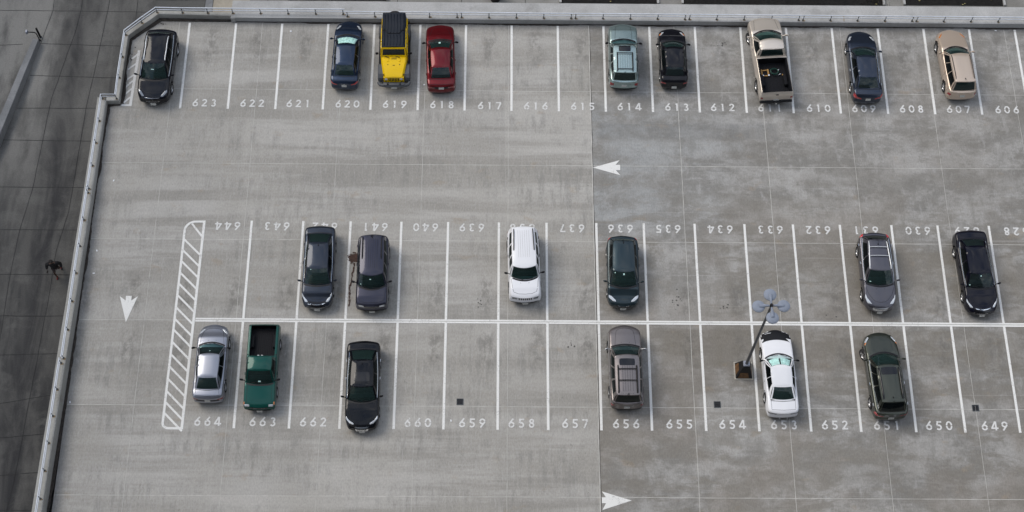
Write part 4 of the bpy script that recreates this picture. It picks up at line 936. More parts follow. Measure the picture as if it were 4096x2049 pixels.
def finish_car(S, name, label, cat, near, yaw, front_up, paint, opt):
    """common parts, then the root is placed; near = ground point under the bumper end nearest the camera"""
    root = empty(name); tag(root, label, cat, 'cars parked in the bays')
    P = paint; b = S.body([P], root); hl = S.L
    blk = 4
    # panel gaps
    yc, yb = S.yc, S.yb; cw = S.wbf
    if opt.get('hood', True):
        hx0, hx1 = opt.get('hoodx', (.8, .6)); nose = opt.get('hoodnose', S.L - .28)
        for sg in (-1, 1):
            S.line(b, [(sg * S.W / 2 * hx0, yc - S.cf * .7, 0), (sg * S.W / 2 * (hx0 * .55 + hx1 * .45), (yc + nose) / 2, 0), (sg * S.W / 2 * hx1, nose - .12, 0)], .016, blk)
        S.line(b, [(-S.W / 2 * hx1, nose - .12, 0), (-S.W / 2 * hx1 * .6, nose, 0), (0, nose + .03, 0), (S.W / 2 * hx1 * .6, nose, 0), (S.W / 2 * hx1, nose - .12, 0)], .016, blk)
        for sg in (-1, 1): S.line(b, [(sg * .22, yc + .16, 0), (sg * .22, yc + .19, 0)], .03, blk, off=.006)
    if opt.get('cowl', True):
        S.line(b, [(S.wbf * t, yc - S.cf * t * t + .045, 0) for t in np.linspace(-.97, .97, 13)], .09, blk, off=.006)
    if opt.get('trunk'):
        ty = opt['trunk']; tx = S.W / 2 * .74
        S.line(b, [(-tx, yb + .08, 0), (-tx * .99, ty + .06, 0)], .014, blk); S.line(b, [(tx, yb + .08, 0), (tx * .99, ty + .06, 0)], .014, blk)
        S.line(b, [(-tx * .99, ty + .04, 0), (0, ty - .01, 0), (tx * .99, ty + .04, 0)], .016, blk)
        S.line(b, [(-S.wbr * .97, yb + .02, 0), (0, yb - .045, 0), (S.wbr * .97, yb + .02, 0)], .03, blk, off=.004)
    for sg in (-1, 1):      # door gaps and sill line from the side
        dy = [yc - .25, (yc - S.cf + yb + S.crv) / 2 - .05] + ([yb + .35] if opt.get('doors', 4) == 4 else [])
        for y in dy: S.line(b, [(0, y, .35), (0, y + .02, S.ztop(y) - .08)], .014, blk, d=(-sg, 0, 0))
        if opt.get('chromeline'):
            pts = [S.base_pt('R' if sg > 0 else 'L', t) + Vector((sg * .012, 0, .035)) for t in np.linspace(.04, .97, 14)]
            b.tube(pts, .012, 6, 5)
    for (pts, w, m_) in opt.get('toplines', []): S.line(b, [(x, y, 0) for x, y in pts], w, m_)
    tmats = [P, M['interior'], opt.get('cladmat', M['black']), M['liner'], M['black'], M['chrome']]
    body = b.build('body', tmats, root, True, angle=38)
    S.greenhouse(P, root, opt.get('pillar'), opt.get('roofmat'))
    # mirrors
    my = opt.get('mirror_y', yc - S.cf - .12); mz = S.ztop(my) + .08
    for sg in (-1, 1):
        q = MB(); hx = S.W / 2
        ml = opt.get('ml', .2)
        q.tube([(sg * (hx * .9), my + .02, mz - .06), (sg * (hx + .04), my, mz)], .025, 8)
        V = []; n = 10
        for i, (tx, sc) in enumerate(((0, .35), (.12, .85), (.4, 1.), (.75, .95), (.95, .6), (1., .25))):
            for k in range(n):
                a = 2 * math.pi * k / n; V.append((sg * (hx + .02 + ml * tx), my - .035 * tx * tx + .055 * sc * math.cos(a), mz + .01 + .085 * sc * math.sin(a)))
        q.add(V, [(i * n + k, i * n + (k + 1) % n, (i + 1) * n + (k + 1) % n, (i + 1) * n + k) for i in range(5) for k in range(n)] + [tuple(range(n)), tuple(5 * n + k for k in range(n))])
        q.build('side_mirror', opt.get('mirrormat', P), root, True, angle=60)
    # handles
    if opt.get('handles', True):
        for sg in (-1, 1):
            for y in ([(yc - S.cf + yb + S.crv) / 2 + .12] + ([yb + .55] if opt.get('doors', 4) == 4 else [])):
                h, n_ = S.hit((sg * 3, y, S.ztop(y) - .2), (-sg, 0, 0))
                if h is None: continue
                q = MB(); q.rbox(h + Vector((sg * .02, 0, 0)), (.03, .17, .025), .008); q.build('door_handle', opt.get('handlemat', P), root)
    # wheels
    for wi, wy in enumerate(S.wheels):
        for sg in (-1, 1):
            make_wheel((sg * (S.W / 2 - S.wt / 2 - .005 + opt.get('wout', 0)), wy, S.wr), sg, S.wr, S.wt, opt.get('steer', 0) if wi == 1 else 0, root, opt.get('rim', 'alloy'))
    # head and tail lights
    FD, BD = (0, -.62, -.78), (0, .62, -.78)
    for sg in (-1, 1):
        for poly in opt.get('headlights', []):
            q = MB(); S.patch(q, [(sg * x, y, .8) for x, y in poly], 0, FD)
            if q.f: q.build('headlight', opt.get('lens', M['lens']), root, True)
        for poly in opt.get('taillights', []):
            q = MB(); S.patch(q, [(sg * x, y, .8) for x, y in poly], 0, BD)
            if q.f: q.build('taillight', opt.get('tail', M['red']), root, True)
        for poly in opt.get('turn', []):
            q = MB(); S.patch(q, [(sg * x, y, .8) for x, y in poly], 0, FD)
            if q.f: q.build('turn_signal', M['amber'], root, True)
    for nm, poly, mt, d in opt.get('patches', []):
        q = MB(); S.patch(q, poly, 0, d)
        if q.f: q.build(nm, mt, root, True)
    # plates
    for end in opt.get('plates', 'R'):
        d = (0, 1, 0) if end == 'R' else (0, -1, 0); zz = opt.get('platez', .62 if end == 'R' else .46)
        if end == 'F' and 'platezf' in opt: zz = opt['platezf']
        h, n_ = S.hit((0, -3 if end == 'R' else S.L + 3, zz), d)
        if h is not None:
            q = MB(); q.rbox(h + Vector((0, -.02 if end == 'R' else .02, 0)), (.31, .025, .16), .006, rot=Matrix.Rotation(math.radians(-18 if end == 'R' else 18), 3, 'X')); q.build('license_plate', M['plate'], root)
    # seats
    sm_ = opt.get('seat', M['seat_dark'])
    zc = S.ztop(yc - .6)
    rows = opt.get('rows', [yc - 1.05, yb + .75])
    for ri, y in enumerate(rows):
        for x in ((-.36, .36) if ri == 0 else (-.42, 0, .42)):
            q = MB(); q.rbox((x, y, zc + .0), (.46 if ri == 0 else .4, .14, .3), .05, rot=Matrix.Rotation(math.radians(12), 3, 'X')); q.rbox((x, y - .05, zc + .2), (.25, .1, .15), .035); q.build('seat', sm_, root, True, angle=40)
    q = MB(); q.rbox((0, yc - .42, zc - .02), (S.wbf * 1.6, .3, .12), .04); q.build('dashboard', M['seat_dark'], root)
    q = MB(); q.tube([(-.36 + .18 * math.cos(a), yc - .62 - .05 * math.sin(a), zc + .03 + .15 * math.sin(a)) for a in np.linspace(0, 6.283, 17)], .015, 6, cap=False); q.build('steering_wheel', M['black'], root)
    # roof furniture
    if 'rails' in opt:
        rx, y0, y1, rm, rr = opt['rails'][:5]
        for sg in (-1, 1):
            q = MB(); n = 10; pts = []
            for i in range(n + 1):
                y = y0 + (y1 - y0) * i / n; t = (y - S.yr) / (S.yf - S.yr); x = rx if not isinstance(rx, tuple) else rx[0] + (rx[1] - rx[0]) * i / n
                pts.append((sg * x, y, S.rz(sg * x, y) + (.055 if 0 < i < n else .005)))
            q.tube(pts, rr, 8); q.build('roof_rail', rm, root, True, angle=60)
    for y in opt.get('crossbars', []):
        q = MB(); rx = opt['barx']; q.tube([(x, y, S.rz(x * .9, y) + .07) for x in np.linspace(-rx, rx, 7)], .024, 8); q.build('cross_bar', opt.get('barmat', M['black']), root, True, angle=60)
    if 'sunroof' in opt:
        x, y0, y1 = opt['sunroof']; q = MB(); n = 8; V = []
        for j in range(n + 1):
            for i in range(n + 1):
                u, v = -1 + 2 * i / n, -1 + 2 * j / n
                r_ = (1 - .06 * v * v * u * u); px, py = x * u * r_, (y0 + y1) / 2 + (y1 - y0) / 2 * v * (1 - .06 * u * u * v * v)
                V.append((px, py, S.rz(px, py) + .006))
        q.add(V, [(j * (n + 1) + i, j * (n + 1) + i + 1, (j + 1) * (n + 1) + i + 1, (j + 1) * (n + 1) + i) for j in range(n) for i in range(n)]); q.build('sunroof', M['blackgloss'], root, True)
    if 'ribs' in opt:
        rxs, y0, y1, w_, rm = opt['ribs']; q = MB()
        for x in rxs:
            n = 8; V = []
            for i in range(n + 1):
                y = y0 + (y1 - y0) * i / n; z = S.rz(x, y) + .004; V += [(x - w_ / 2, y, z), (x + w_ / 2, y, z)]
            q.add(V, [(2 * i, 2 * i + 1, 2 * i + 3, 2 * i + 2) for i in range(n)])
        q.build('roof_grooves', rm, root)
    if 'antenna' in opt:
        x, y = opt['antenna'][:2]; z = S.rz(x, y); q = MB(); q.rbox((x, y, z + .02), (.05, .11, .045), .02)
        if len(opt['antenna']) > 2: q.tube([(x, y, z + .03), (x, y - opt['antenna'][2], z + .16)], .006, 6)
        q.build('antenna', M['black'], root)
    if 'sticker' in opt:
        for (u, v, w_, h_) in opt['sticker']:
            side, uu = ('F', u); S.panel('F', [], [0, 1], [0, 1], MB(), [])
            q = MB(); du, dv = w_ / S.wbf / 2, h_ / .8 / 2
            pts = [S.P(u + a * du, v + c * dv) + Vector((0, .006, .01)) for a, c in ((-1, -1), (1, -1), (1, 1), (-1, 1))]; q.add(pts, [(0, 1, 2, 3)]); q.build('windshield_permit', M['sticker'], root)
    if opt.get('sunshade'):
        S.panel('F', [], [0, 1], [0, 1], MB(), []); q = MB(); n = 24; V = []
        spans = [(-.85, .85)] if opt['sunshade'] == 1 else [(-.84, -.06), (.06, .84)]
        for (a, c) in spans:
            V = []
            for i in range(n + 1):
                u = a + (c - a) * i / n
                for v in ((.2, .5, .86) if opt['sunshade'] == 1 else (.3, .6, .9)):
                    V.append(S.P(u, v) + Vector((0, -.012, -.028 + (.007 * ((i % 4) - 1.5) if opt['sunshade'] == 1 else 0))))
            q.add(V, [(i * 3 + k, (i + 1) * 3 + k, (i + 1) * 3 + k + 1, i * 3 + k + 1) for i in range(n) for k in (0, 1)])
        q.build('sunshade', M['sunshade'], root)
    if 'extra' in opt: opt['extra'](S, root, P)
    # wipers
    if opt.get('wipers', True):
        S.panel('F', [], [0, 1], [0, 1], MB(), [])
        for u0, u1 in ((-.55, -.05), (.1, .6)):
            q = MB(); q.tube([S.P(u0, .02) + Vector((0, .02, .02)), S.P((u0 + u1) / 2, .1) + Vector((0, .015, .02)), S.P(u1, .1) + Vector((0, .012, .015))], .01, 6); q.build('wiper', M['black'], root)
    # place
    fx, fy, dx, dy = FIT.get(root.name, (1, 1, 0, 0))
    near = Vector((near[0] + dx, near[1] + dy, 0)); a = math.radians(yaw) + (0 if front_up else math.pi)
    mid_ = Vector((0, S.L / 2, 0)); R3 = Matrix.Rotation(a, 3, 'Z')
    nearl = Vector((0, 0, 0)) if front_up else Vector((0, S.L, 0))
    for ch in root.children: ch.matrix_parent_inverse = Matrix(); ch.location = ch.location - mid_
    root.location = near + R3 @ ((mid_ - nearl) * fy); root.rotation_euler = (0, 0, a); root.scale = (fx, fy, 1)
    return root

def sedan_top(L, tz=1.05, yb=.45, yc=3.4, cz=.98, nz=.66, tr=.95):
    return [(0, tr - .04), (.12, tz - .01), (yb, tz + .02), (yb + .5, .98), (yc - .4, .97), (yc, cz), (yc + .4, cz - .04), (L - .45, nz + .12), (L - .15, nz + .03), (L, nz - .05)]
def wag_top(L, yb=.1, yc=3.2, cz=1.12, nz=.85, bz=1.05):
    return [(0, bz - .05), (.1, bz), (yb + .5, bz), (yc - .4, cz - .03), (yc, cz), (L - .45, nz + .12), (L - .12, nz + .03), (L, nz - .06)]

CP = {
 'black': car_paint('paint_black', (.004, .005, .009), .0), 'navy': car_paint('paint_navy', (.022, .036, .068), .7), 'red': car_paint('paint_red', (.13, .008, .012), .55),
 'palegreen': car_paint('paint_pale_green', (.33, .425, .42), .8, .3), 'black2': car_paint('paint_black_plum', (.006, .006, .009), .0), 'champagne': car_paint('paint_champagne', (.68, .61, .53), .6),
 'navy2': car_paint('paint_dusk_blue', (.032, .042, .065), .7), 'beige': car_paint('paint_beige', (.57, .465, .375), .5), 'slate': car_paint('paint_slate', (.028, .035, .05), .7),
 'plum': car_paint('paint_plum_grey', (.036, .037, .056), .7), 'white': car_paint('paint_white', (.78, .79, .82), 0, .4, .03), 'spruce': car_paint('paint_spruce', (.026, .042, .05), .7),
 'greyviolet': car_paint('paint_warm_grey', (.098, .096, .112), .75), 'inky': car_paint('paint_ink', (.003, .003, .009), 0), 'silver': car_paint('paint_silver', (.27, .285, .33), .75),
 'green': car_paint('paint_teal_green', (.004, .06, .048), .3), 'deepblack': car_paint('paint_deep_black', (.0025, .003, .005), .0), 'taupe': car_paint('paint_taupe', (.19, .17, .168), .75),
 'white2': car_paint('paint_bright_white', (.8, .81, .84), 0, .4, .03), 'olive': car_paint('paint_olive', (.06, .066, .053), .75), 'yellow': car_paint('paint_yellow', (.78, .5, .003), 0, .4, .03)}

def HL(L, x0=.5, x1=.82, a=.6, b_=.1, t=.16):
    return [[(x1, L - a), (x1 + .02, L - a + .16), (x0 + .12, L - b_ + .02), (x0 - .02, L - b_), (x0 + .08, L - b_ - t), (x1 - .12, L - a + .1)]]
def TL(x0=.5, x1=.86, y0=-.02, y1=.2):
    return [[(x1, y1), (x1 + .03, y1 - .1), (x1 - .03, y0 + .02), (x0 + .05, y0 - .05), (x0, y0 + .0), (x1 - .14, y1 - .08)]]
Dfr = (0, -1, -.25)
def grille_patch(L, w, z0, z1, mt, nm='grille', w0=None):
    w0 = w0 or w * .85
    return (nm, [(-w, L, z1), (w, L, z1), (w0, L, z0), (-w0, L, z0)], mt, (0, -1, -.15))
def bar_patch(L, w, z, h, nm='grille_bar', sag=.02): return (nm, [(-w, L, z + h + sag), (0, L, z + h), (w, L, z + h + sag), (w, L, z + sag), (0, L, z), (-w, L, z + sag)], M['chrome'], (0, -1, -.15))

# 1 black suv in the corner bay
L = 4.62
S = Car(L=L, W=1.88, H=1.67, Hr=1.66, top=wag_top(L, yc=3.57, cz=1.12, nz=.86, bz=1.12), yc=3.57, yf=2.71, yr=.62, yb=.14, wheels=(.95, 3.67), wr=.37, wt=.23, zb=.22, clad=False, wrf=.6, wrr=.58, sideg=((.12, .42), (.45, .72), (.75, .9)), wcf=.66)
finish_car(S, 'parked_suv', 'black suv with two silver roof rails parked nose down in the top left corner', 'suv', (-18.0, 13.35), -1.6, False, CP['black'],
    dict(hoodx=(.8, .62), headlights=HL(L, .48, .8, .62, .14), lens=M['lensdark'], patches=[grille_patch(L, .42, .55, .8, M['blackgloss']), bar_patch(L, .4, .56, .025), bar_patch(L, .45, .83, .015, sag=.0), ('emblem', [(-.09, L, .72), (.09, L, .72), (.09, L, .64), (-.09, L, .64)], M['chrome'], Dfr)],
         plates='F', platezf=.42, rails=((.62, .6), .85, 2.5, M['silverrail'], .03), chromeline=True, taillights=TL(.62, .9, .05, .3), tail=M['lens'], seat=M['seat_dark'], ml=.2, steer=.0, sticker=[(.1, .62, .2, .03)]))

# 2 navy sedan 620
L = 4.62
S = Car(L=L, W=1.82, H=1.44, Hr=1.43, top=sedan_top(L, 1.05, .4, 3.46), yc=3.46, yf=2.54, yr=1.04, yb=.40, wheels=(.92, 3.66), wcf=.58, Rf=.95, crv=.06, glass='glassshade')
finish_car(S, 'parked_sedan', 'navy sedan with a silver sunshade behind its windshield beside the yellow off-roader', 'sedan', (-6.97, 14.44), -1.3, True, CP['navy'],
    dict(hoodx=(.82, .6), trunk=.1, headlights=HL(L, .5, .78, .7, .2), taillights=[[(.86, .3), (.88, .18), (.7, -.02), (.42, -.08), (.44, -.02), (.68, .06)]], tail=M['redhot'], platez=.72, sunshade=1, roofgap=1, chromeline=False, patches=[('emblem', [(-.06, 0, .86), (.06, 0, .86), (.06, 0, .82), (-.06, 0, .82)], M['chrome'], (0, 1, 0))], sticker=[(-.0, .0, .01, .01)],
         toplines=[]))
# 4 red sedan 618
L = 4.5
S = Car(L=L, W=1.75, H=1.4, Hr=1.39, top=sedan_top(L, 1.02, .43, 3.32, .95, .66), yc=3.32, yf=2.49, yr=1.11, yb=.43, wheels=(.88, 3.55), wcf=.72, Rf=.55, nf=3, crv=.05, cf=.14, rear='glassclear', wbr=.68, sideg=((.14, .5), (.53, .84)))
finish_car(S, 'parked_sedan', 'dark red sedan parked nose up in bay 618', 'sedan', (-1.33, 14.26), 2.4, True, CP['red'],
    dict(hoodx=(.8, .55), hoodnose=L - .1, trunk=.06, taillights=[[(.84, .1), (.85, -.04), (.3, -.1), (.28, -.02)]], tail=M['red'], platez=.8, seat=M['seat_pale'], mirrormat=M['black'], rim='steel', patches=[('bumper_strip', [(-.7, 0, .7), (.7, 0, .7), (.7, 0, .9), (-.7, 0, .9)], M['black'], (0, 1, 0))], sticker=[(-.05, .45, .13, .16)]))
# 5 pale green suv 614
L = 4.3
S = Car(L=L, W=1.8, H=1.73, Hr=1.73, top=wag_top(L, yc=3.08, cz=1.14, nz=.95, bz=1.1), yc=3.08, yf=2.29, yr=.24, yb=.03, wheels=(.85, 3.45), wr=.36, wt=.24, zb=.23, clad=True, wrf=.66, wrr=.66, wbf=.8, wbr=.74, wcf=.8, Rf=.35, sideg=((.1, .4), (.44, .68), (.72, .92)), glass='glassclear', roofcrown=.03, tumble=.95)
finish_car(S, 'parked_suv', 'pale green suv with a black sunroof, black rails and a ribbed roof in bay 614', 'suv', (9.28, 14.6), -.4, True, CP['palegreen'],
    dict(hoodx=(.58, .5), hoodnose=L - .06, rails=(.46, .32, 1.7, M['black'], .035), crossbars=[.45, 1.62], barx=.46, sunroof=(.36, 1.78, 2.2), ribs=([-.28, -.14, 0, .14, .28], .5, 1.56, .014, M['lamppole']),
         taillights=[[(.84, .0), (.84, .12), (.62, .05), (.62, -.12), (.82, -.14)]], platez=.72, mirrormat=M['black'], seat=M['seat_pale'], handlemat=M['black'], rim='alloy', cladmat=M['black']))
# 6 black sedan 613
L = 4.05
S = Car(L=L, W=1.72, H=1.42, Hr=1.41, top=sedan_top(L, 1.04, .33, 3.03, .97, .68), yc=3.03, yf=2.31, yr=.82, yb=.33, wheels=(.78, 3.2), wcf=.68, Rf=.55, crv=.05, rear='glassclear', sideg=((.14, .5), (.53, .86)))
finish_car(S, 'parked_sedan', 'compact black sedan between the pale green suv and the oil splatter of bay 612', 'sedan', (12.15, 14.68), .1, True, CP['black2'],
    dict(hoodx=(.84, .62), trunk=.07, headlights=HL(L, .5, .76, .5, .1), turn=[[(.78, L - .5), (.8, L - .3), (.62, L - .12), (.6, L - .2)]], taillights=[[(.82, .1), (.83, -.02), (.52, -.1), (.54, .0)]], platez=.5, seat=M['seat_dark'], mirrormat=M['black']))
# 8 navy sedan 609
L = 4.82
S = Car(L=L, W=1.84, H=1.46, Hr=1.45, top=sedan_top(L, 1.08, .44, 3.52, 1.0, .68), yc=3.52, yf=2.67, yr=1.15, yb=.44, wheels=(1.0, 3.8), wcf=.55, Rf=1.0, crv=.07, rear='glassclear', wbr=.72)
finish_car(S, 'parked_sedan', 'dusky blue sedan with red wraparound tail lamps in bay 609', 'sedan', (23.38, 13.77), .3, True, CP['navy2'],
    dict(hoodx=(.78, .52), trunk=.08, headlights=HL(L, .56, .8, .75, .28), taillights=[[(.87, .42), (.9, .2), (.82, .0), (.4, -.12), (.42, -.04), (.76, .12)]], tail=M['redhot'], platez=.74, chromeline=True, handlemat=M['chrome'], seat=M['seat_dark']))
# 9 beige minivan
L = 4.68
S = Car(L=L, W=1.9, H=1.7, Hr=1.72, top=wag_top(L, yc=3.24, cz=1.14, nz=.78, bz=1.1), yc=3.24, yf=2.41, yr=.34, yb=.04, wheels=(.88, 3.78), wr=.34, wt=.21, zb=.22, wrf=.64, wrr=.64, wbf=.8, wbr=.78, wcf=.58, Rf=.95, cf=.3, sideg=((.06, .4), (.42, .7), (.72, .95)), vwin=(.08, .88), tumble=.95)
finish_car(S, 'parked_minivan', 'beige minivan with dark roof rails in bay 607 at the upper right', 'minivan', (28.9, 14.02), 2.4, True, CP['beige'],
    dict(hoodx=(.82, .6), hood=False, rails=(.58, .55, 2.3, M['black'], .022), antenna=(0, .52, .2), taillights=[[(.9, .2), (.93, .08), (.8, -.08), (.7, .02), (.82, .12)]], turn=[[(.8, L - .7), (.84, L - .55), (.6, L - .22), (.58, L - .3)]], platez=.72, mirrormat=CP['beige'], chromeline=False, patches=[('bumper', [(-.8, 0, .42), (.8, 0, .42), (.82, 0, .58), (-.82, 0, .58)], CP['beige'], (0, 1, 0)), ('front_plate', [(-.16, L, .56), (.16, L, .56), (.16, L, .46), (-.16, L, .46)], M['black'], Dfr)]))
# 10 slate sedan 642
L = 4.76
S = Car(L=L, W=1.8, H=1.44, Hr=1.42, top=sedan_top(L, 1.1, .49, 3.71, 1.0, .72), yc=3.71, yf=2.83, yr=1.23, yb=.49, wheels=(1.0, 3.8), wcf=.62, Rf=.8, crv=.05, cf=.14)
finish_car(S, 'parked_sedan', 'slate blue sedan with a chrome grille bar and chrome window trim covering number 642', 'sedan', (-7.75, .5), .4, False, CP['slate'],
    dict(hoodx=(.9, .42), headlights=[[(.84, L - .75), (.86, L - .55), (.66, L - .12), (.5, L - .1), (.56, L - .24), (.76, L - .5)]], chromeline=True, antenna=(0, 1.42, .0), trunk=.06,
         patches=[grille_patch(L, .55, .52, .8, M['blackgloss']), bar_patch(L, .5, .68, .05), bar_patch(L, .42, .52, .02), ('emblem', [(-.07, L, .68), (0, L, .7), (.07, L, .68), (0, L, .65)], M['amber'], Dfr)], plates='F', platezf=.42, sticker=[(.6, .9, .07, .03)]))
# 11 plum grey suv 641
L = 4.28
S = Car(L=L, W=1.82, H=1.68, Hr=1.68, top=wag_top(L, yc=3.36, cz=1.14, nz=1.0, bz=1.12), yc=3.4, yf=2.8, yr=.28, yb=.05, wheels=(.78, 3.42), wr=.36, wt=.23, zb=.23, clad=True, wrf=.64, wrr=.62, wbf=.8, wbr=.74, wcf=.78, Rf=.35, nf=3, cf=.3, rfc=.18, sideg=((.1, .38), (.42, .68), (.72, .92)), tumble=.95)
finish_car(S, 'parked_suv', 'dusky purple suv with short black roof rails and a grooved roof in bay 641', 'suv', (-4.8, .38), .8, False, CP['plum'],
    dict(hoodx=(.84, .74), hoodnose=L - .12, rails=(.53, .38, 1.75, M['black'], .03), ribs=([-.3, -.18, -.06, .06, .18, .3], .5, 2.35, .014, M['black']), antenna=(.0, .42), headlights=[[(.72, L - .12), (.7, L + .06), (.42, L + .08), (.44, L - .06)]],
         patches=[grille_patch(L, .42, .72, .88, M['blackgloss']), ('bumper_strip', [(-.8, L, .42), (.8, L, .42), (.8, L, .52), (-.8, L, .52)], M['black'], Dfr)], plates='F', platezf=.4, mirrormat=M['black'], turn=[], sticker=[(.08, .72, .1, .05), (.78, .2, .06, .06)]))
# 12 white suv 638
L = 4.28
S = Car(L=L, W=1.78, H=1.68, Hr=1.69, top=wag_top(L, yc=3.34, cz=1.14, nz=1.02, bz=1.1), yc=3.36, yf=2.82, yr=.3, yb=.05, wheels=(.85, 3.45), wr=.36, wt=.23, zb=.23, clad=False, wrf=.64, wrr=.6, wbf=.8, wbr=.74, wcf=.8, Rf=.3, nf=3, cf=.3, rfc=.16, sideg=((.1, .38), (.42, .68), (.72, .92)), tumble=.93)
finish_car(S, 'parked_suv', 'white suv with a seven slot black grille and thin black roof rails over number 638', 'suv', (3.5, .92), 2.0, False, CP['white'],
    dict(hoodx=(.84, .7), hoodnose=L - .12, rails=((.52, .56), .4, 1.75, M['black'], .026), ribs=([-.3, -.18, -.06, .06, .18, .3], .5, 2.2, .01, M['parapet']), headlights=[[(.72, L - .1), (.7, L + .1), (.44, L + .12), (.46, L - .02)]], lens=M['lensdark'],
         patches=[('grille_slot', [(x - .03, L, .88), (x + .03, L, .88), (x + .03, L, .68), (x - .03, L, .68)], M['blackgloss'], (0, -1, -.3)) for x in np.linspace(-.33, .33, 7)] + [('bumper_strip', [(-.8, L, .4), (.8, L, .4), (.8, L, .48), (-.8, L, .48)], M['black'], Dfr)],
         plates='F', platezf=.42, mirrormat=M['black'], handlemat=M['black'], taillights=[[(.84, .25), (.87, .12), (.82, .0), (.78, .1)]], wout=.02))
# 13 spruce hatchback 636
L = 4.15
S = Car(L=L, W=1.74, H=1.47, Hr=1.46, top=wag_top(L, yc=3.29, cz=1.03, nz=.7, bz=1.03), yc=3.27, yf=2.44, yr=.45, yb=.12, wheels=(.75, 3.3), wcf=.6, Rf=.75, crv=.06, cf=.22, sideg=((.12, .45), (.48, .8)), wrf=.58, wrr=.52, wcr=.66, Rr=.7)
finish_car(S, 'parked_hatchback', 'dark spruce hatchback with bright almond headlamps in bay 636', 'hatchback', (8.8, .67), -.6, False, CP['spruce'],
    dict(hoodx=(.86, .7), headlights=[[(.78, L - .52), (.78, L - .34), (.56, L - .1), (.4, L - .06), (.42, L - .16), (.62, L - .42)]], antenna=(0, .62, .35), taillights=[[(.74, .32), (.84, .28), (.7, .02), (.56, -.02), (.62, .14)]], tail=M['redhot'],
         patches=[grille_patch(L, .42, .5, .6, M['blackgloss']), bar_patch(L, .36, .6, .015)], plates='F', platezf=.4, sticker=[(.0, .82, .1, .08), (.78, .86, .05, .06)]))
# 14 warm grey crossover 631
L = 4.58
S = Car(L=L, W=1.86, H=1.58, Hr=1.55, top=wag_top(L, yc=3.37, cz=1.08, nz=.8, bz=1.1), yc=3.38, yf=2.6, yr=.62, yb=.12, wheels=(.85, 3.65), wr=.36, wt=.23, zb=.25, wcf=.52, Rf=1.0, wrf=.6, wrr=.54, cf=.22, sideg=((.12, .5), (.53, .86)), wcr=.62, Rr=.7, rear='glassdark')
finish_car(S, 'parked_crossover', 'warm grey crossover with silver roof rack bars and bright red tail lamps in bay 631', 'crossover', (22.72, .56), -.4, False, CP['greyviolet'],
    dict(hoodx=(.92, .44), rails=((.5, .6), .75, 2.5, M['silverrail'], .032), crossbars=[1.15, 1.72], barx=.52, barmat=M['silverrail'], antenna=(0, .95, .18), headlights=[[(.82, L - .85), (.86, L - .6), (.72, L - .24), (.5, L - .2), (.6, L - .38), (.76, L - .62)]],
         taillights=[[(.7, .44), (.86, .42), (.8, .12), (.6, -.0), (.62, .12)]], tail=M['redhot'], patches=[grille_patch(L, .46, .56, .76, M['alloy']), bar_patch(L, .44, .54, .02)] + [('grille_bar', [(-.42, L, .6 + .05 * k), (.42, L, .6 + .05 * k), (.42, L, .615 + .05 * k), (-.42, L, .615 + .05 * k)], M['black'], Dfr) for k in range(3)], plates='F', platezf=.42, chromeline=True, handlemat=M['chrome'], sticker=[(.72, .2, .08, .04)]))
# 15 ink sedan 629
L = 4.86
S = Car(L=L, W=1.82, H=1.45, Hr=1.42, top=sedan_top(L, 1.08, .56, 3.64, 1.0, .7), yc=3.64, yf=2.89, yr=1.18, yb=.56, wheels=(1.05, 3.85), wcf=.6, Rf=.85, crv=.05, cf=.12, glass='glassclear', rear='glassclear')
finish_car(S, 'parked_sedan', 'inky black sedan with two chrome grille bars parked over number 629', 'sedan', (28.24, .42), 2.2, False, CP['inky'],
    dict(hoodx=(.9, .46), headlights=[[(.84, L - .72), (.86, L - .55), (.68, L - .14), (.54, L - .1), (.58, L - .22), (.76, L - .5)]], chromeline=True, trunk=.06, seat=M['seat_pale'], patches=[grille_patch(L, .5, .5, .76, M['blackgloss']), bar_patch(L, .46, .7, .035), bar_patch(L, .4, .52, .02)], plates='F', platezf=.4, sticker=[(.0, .82, .08, .06), (.82, .2, .06, .05)]))
# 16 silver sedan 664
L = 4.45
S = Car(L=L, W=1.76, H=1.42, Hr=1.41, top=sedan_top(L, 1.05, .44, 3.30, .98, .68), yc=3.30, yf=2.49, yr=1.08, yb=.44, wheels=(.9, 3.52), wcf=.6, Rf=.85, crv=.06, glass='glassclear', sideg=((.14, .5), (.53, .86)))
finish_car(S, 'parked_sedan', 'silver sedan nose up in bay 664 beside the hatched island', 'sedan', (-13.16, -4.89), .1, True, CP['silver'],
    dict(hoodx=(.78, .6), hoodnose=L - .16, trunk=.08, headlights=[[(.78, L - .55), (.8, L - .36), (.62, L - .12), (.46, L - .06), (.5, L - .16)]], taillights=[[(.86, .1), (.88, -.02), (.56, -.1), (.52, -.02), (.7, .04)]], platez=.72, mirrormat=M['black'], patches=[('bumper_strip', [(-.8, 0, .62), (.8, 0, .62), (.8, 0, .74), (-.8, 0, .74)], M['black'], (0, 1, 0)), ('front_plate', [(-.2, L, .5), (.2, L, .5), (.2, L, .42), (-.2, L, .42)], M['black'], Dfr)], sticker=[(-.82, .25, .12, .05), (0., .78, .08, .03)]))
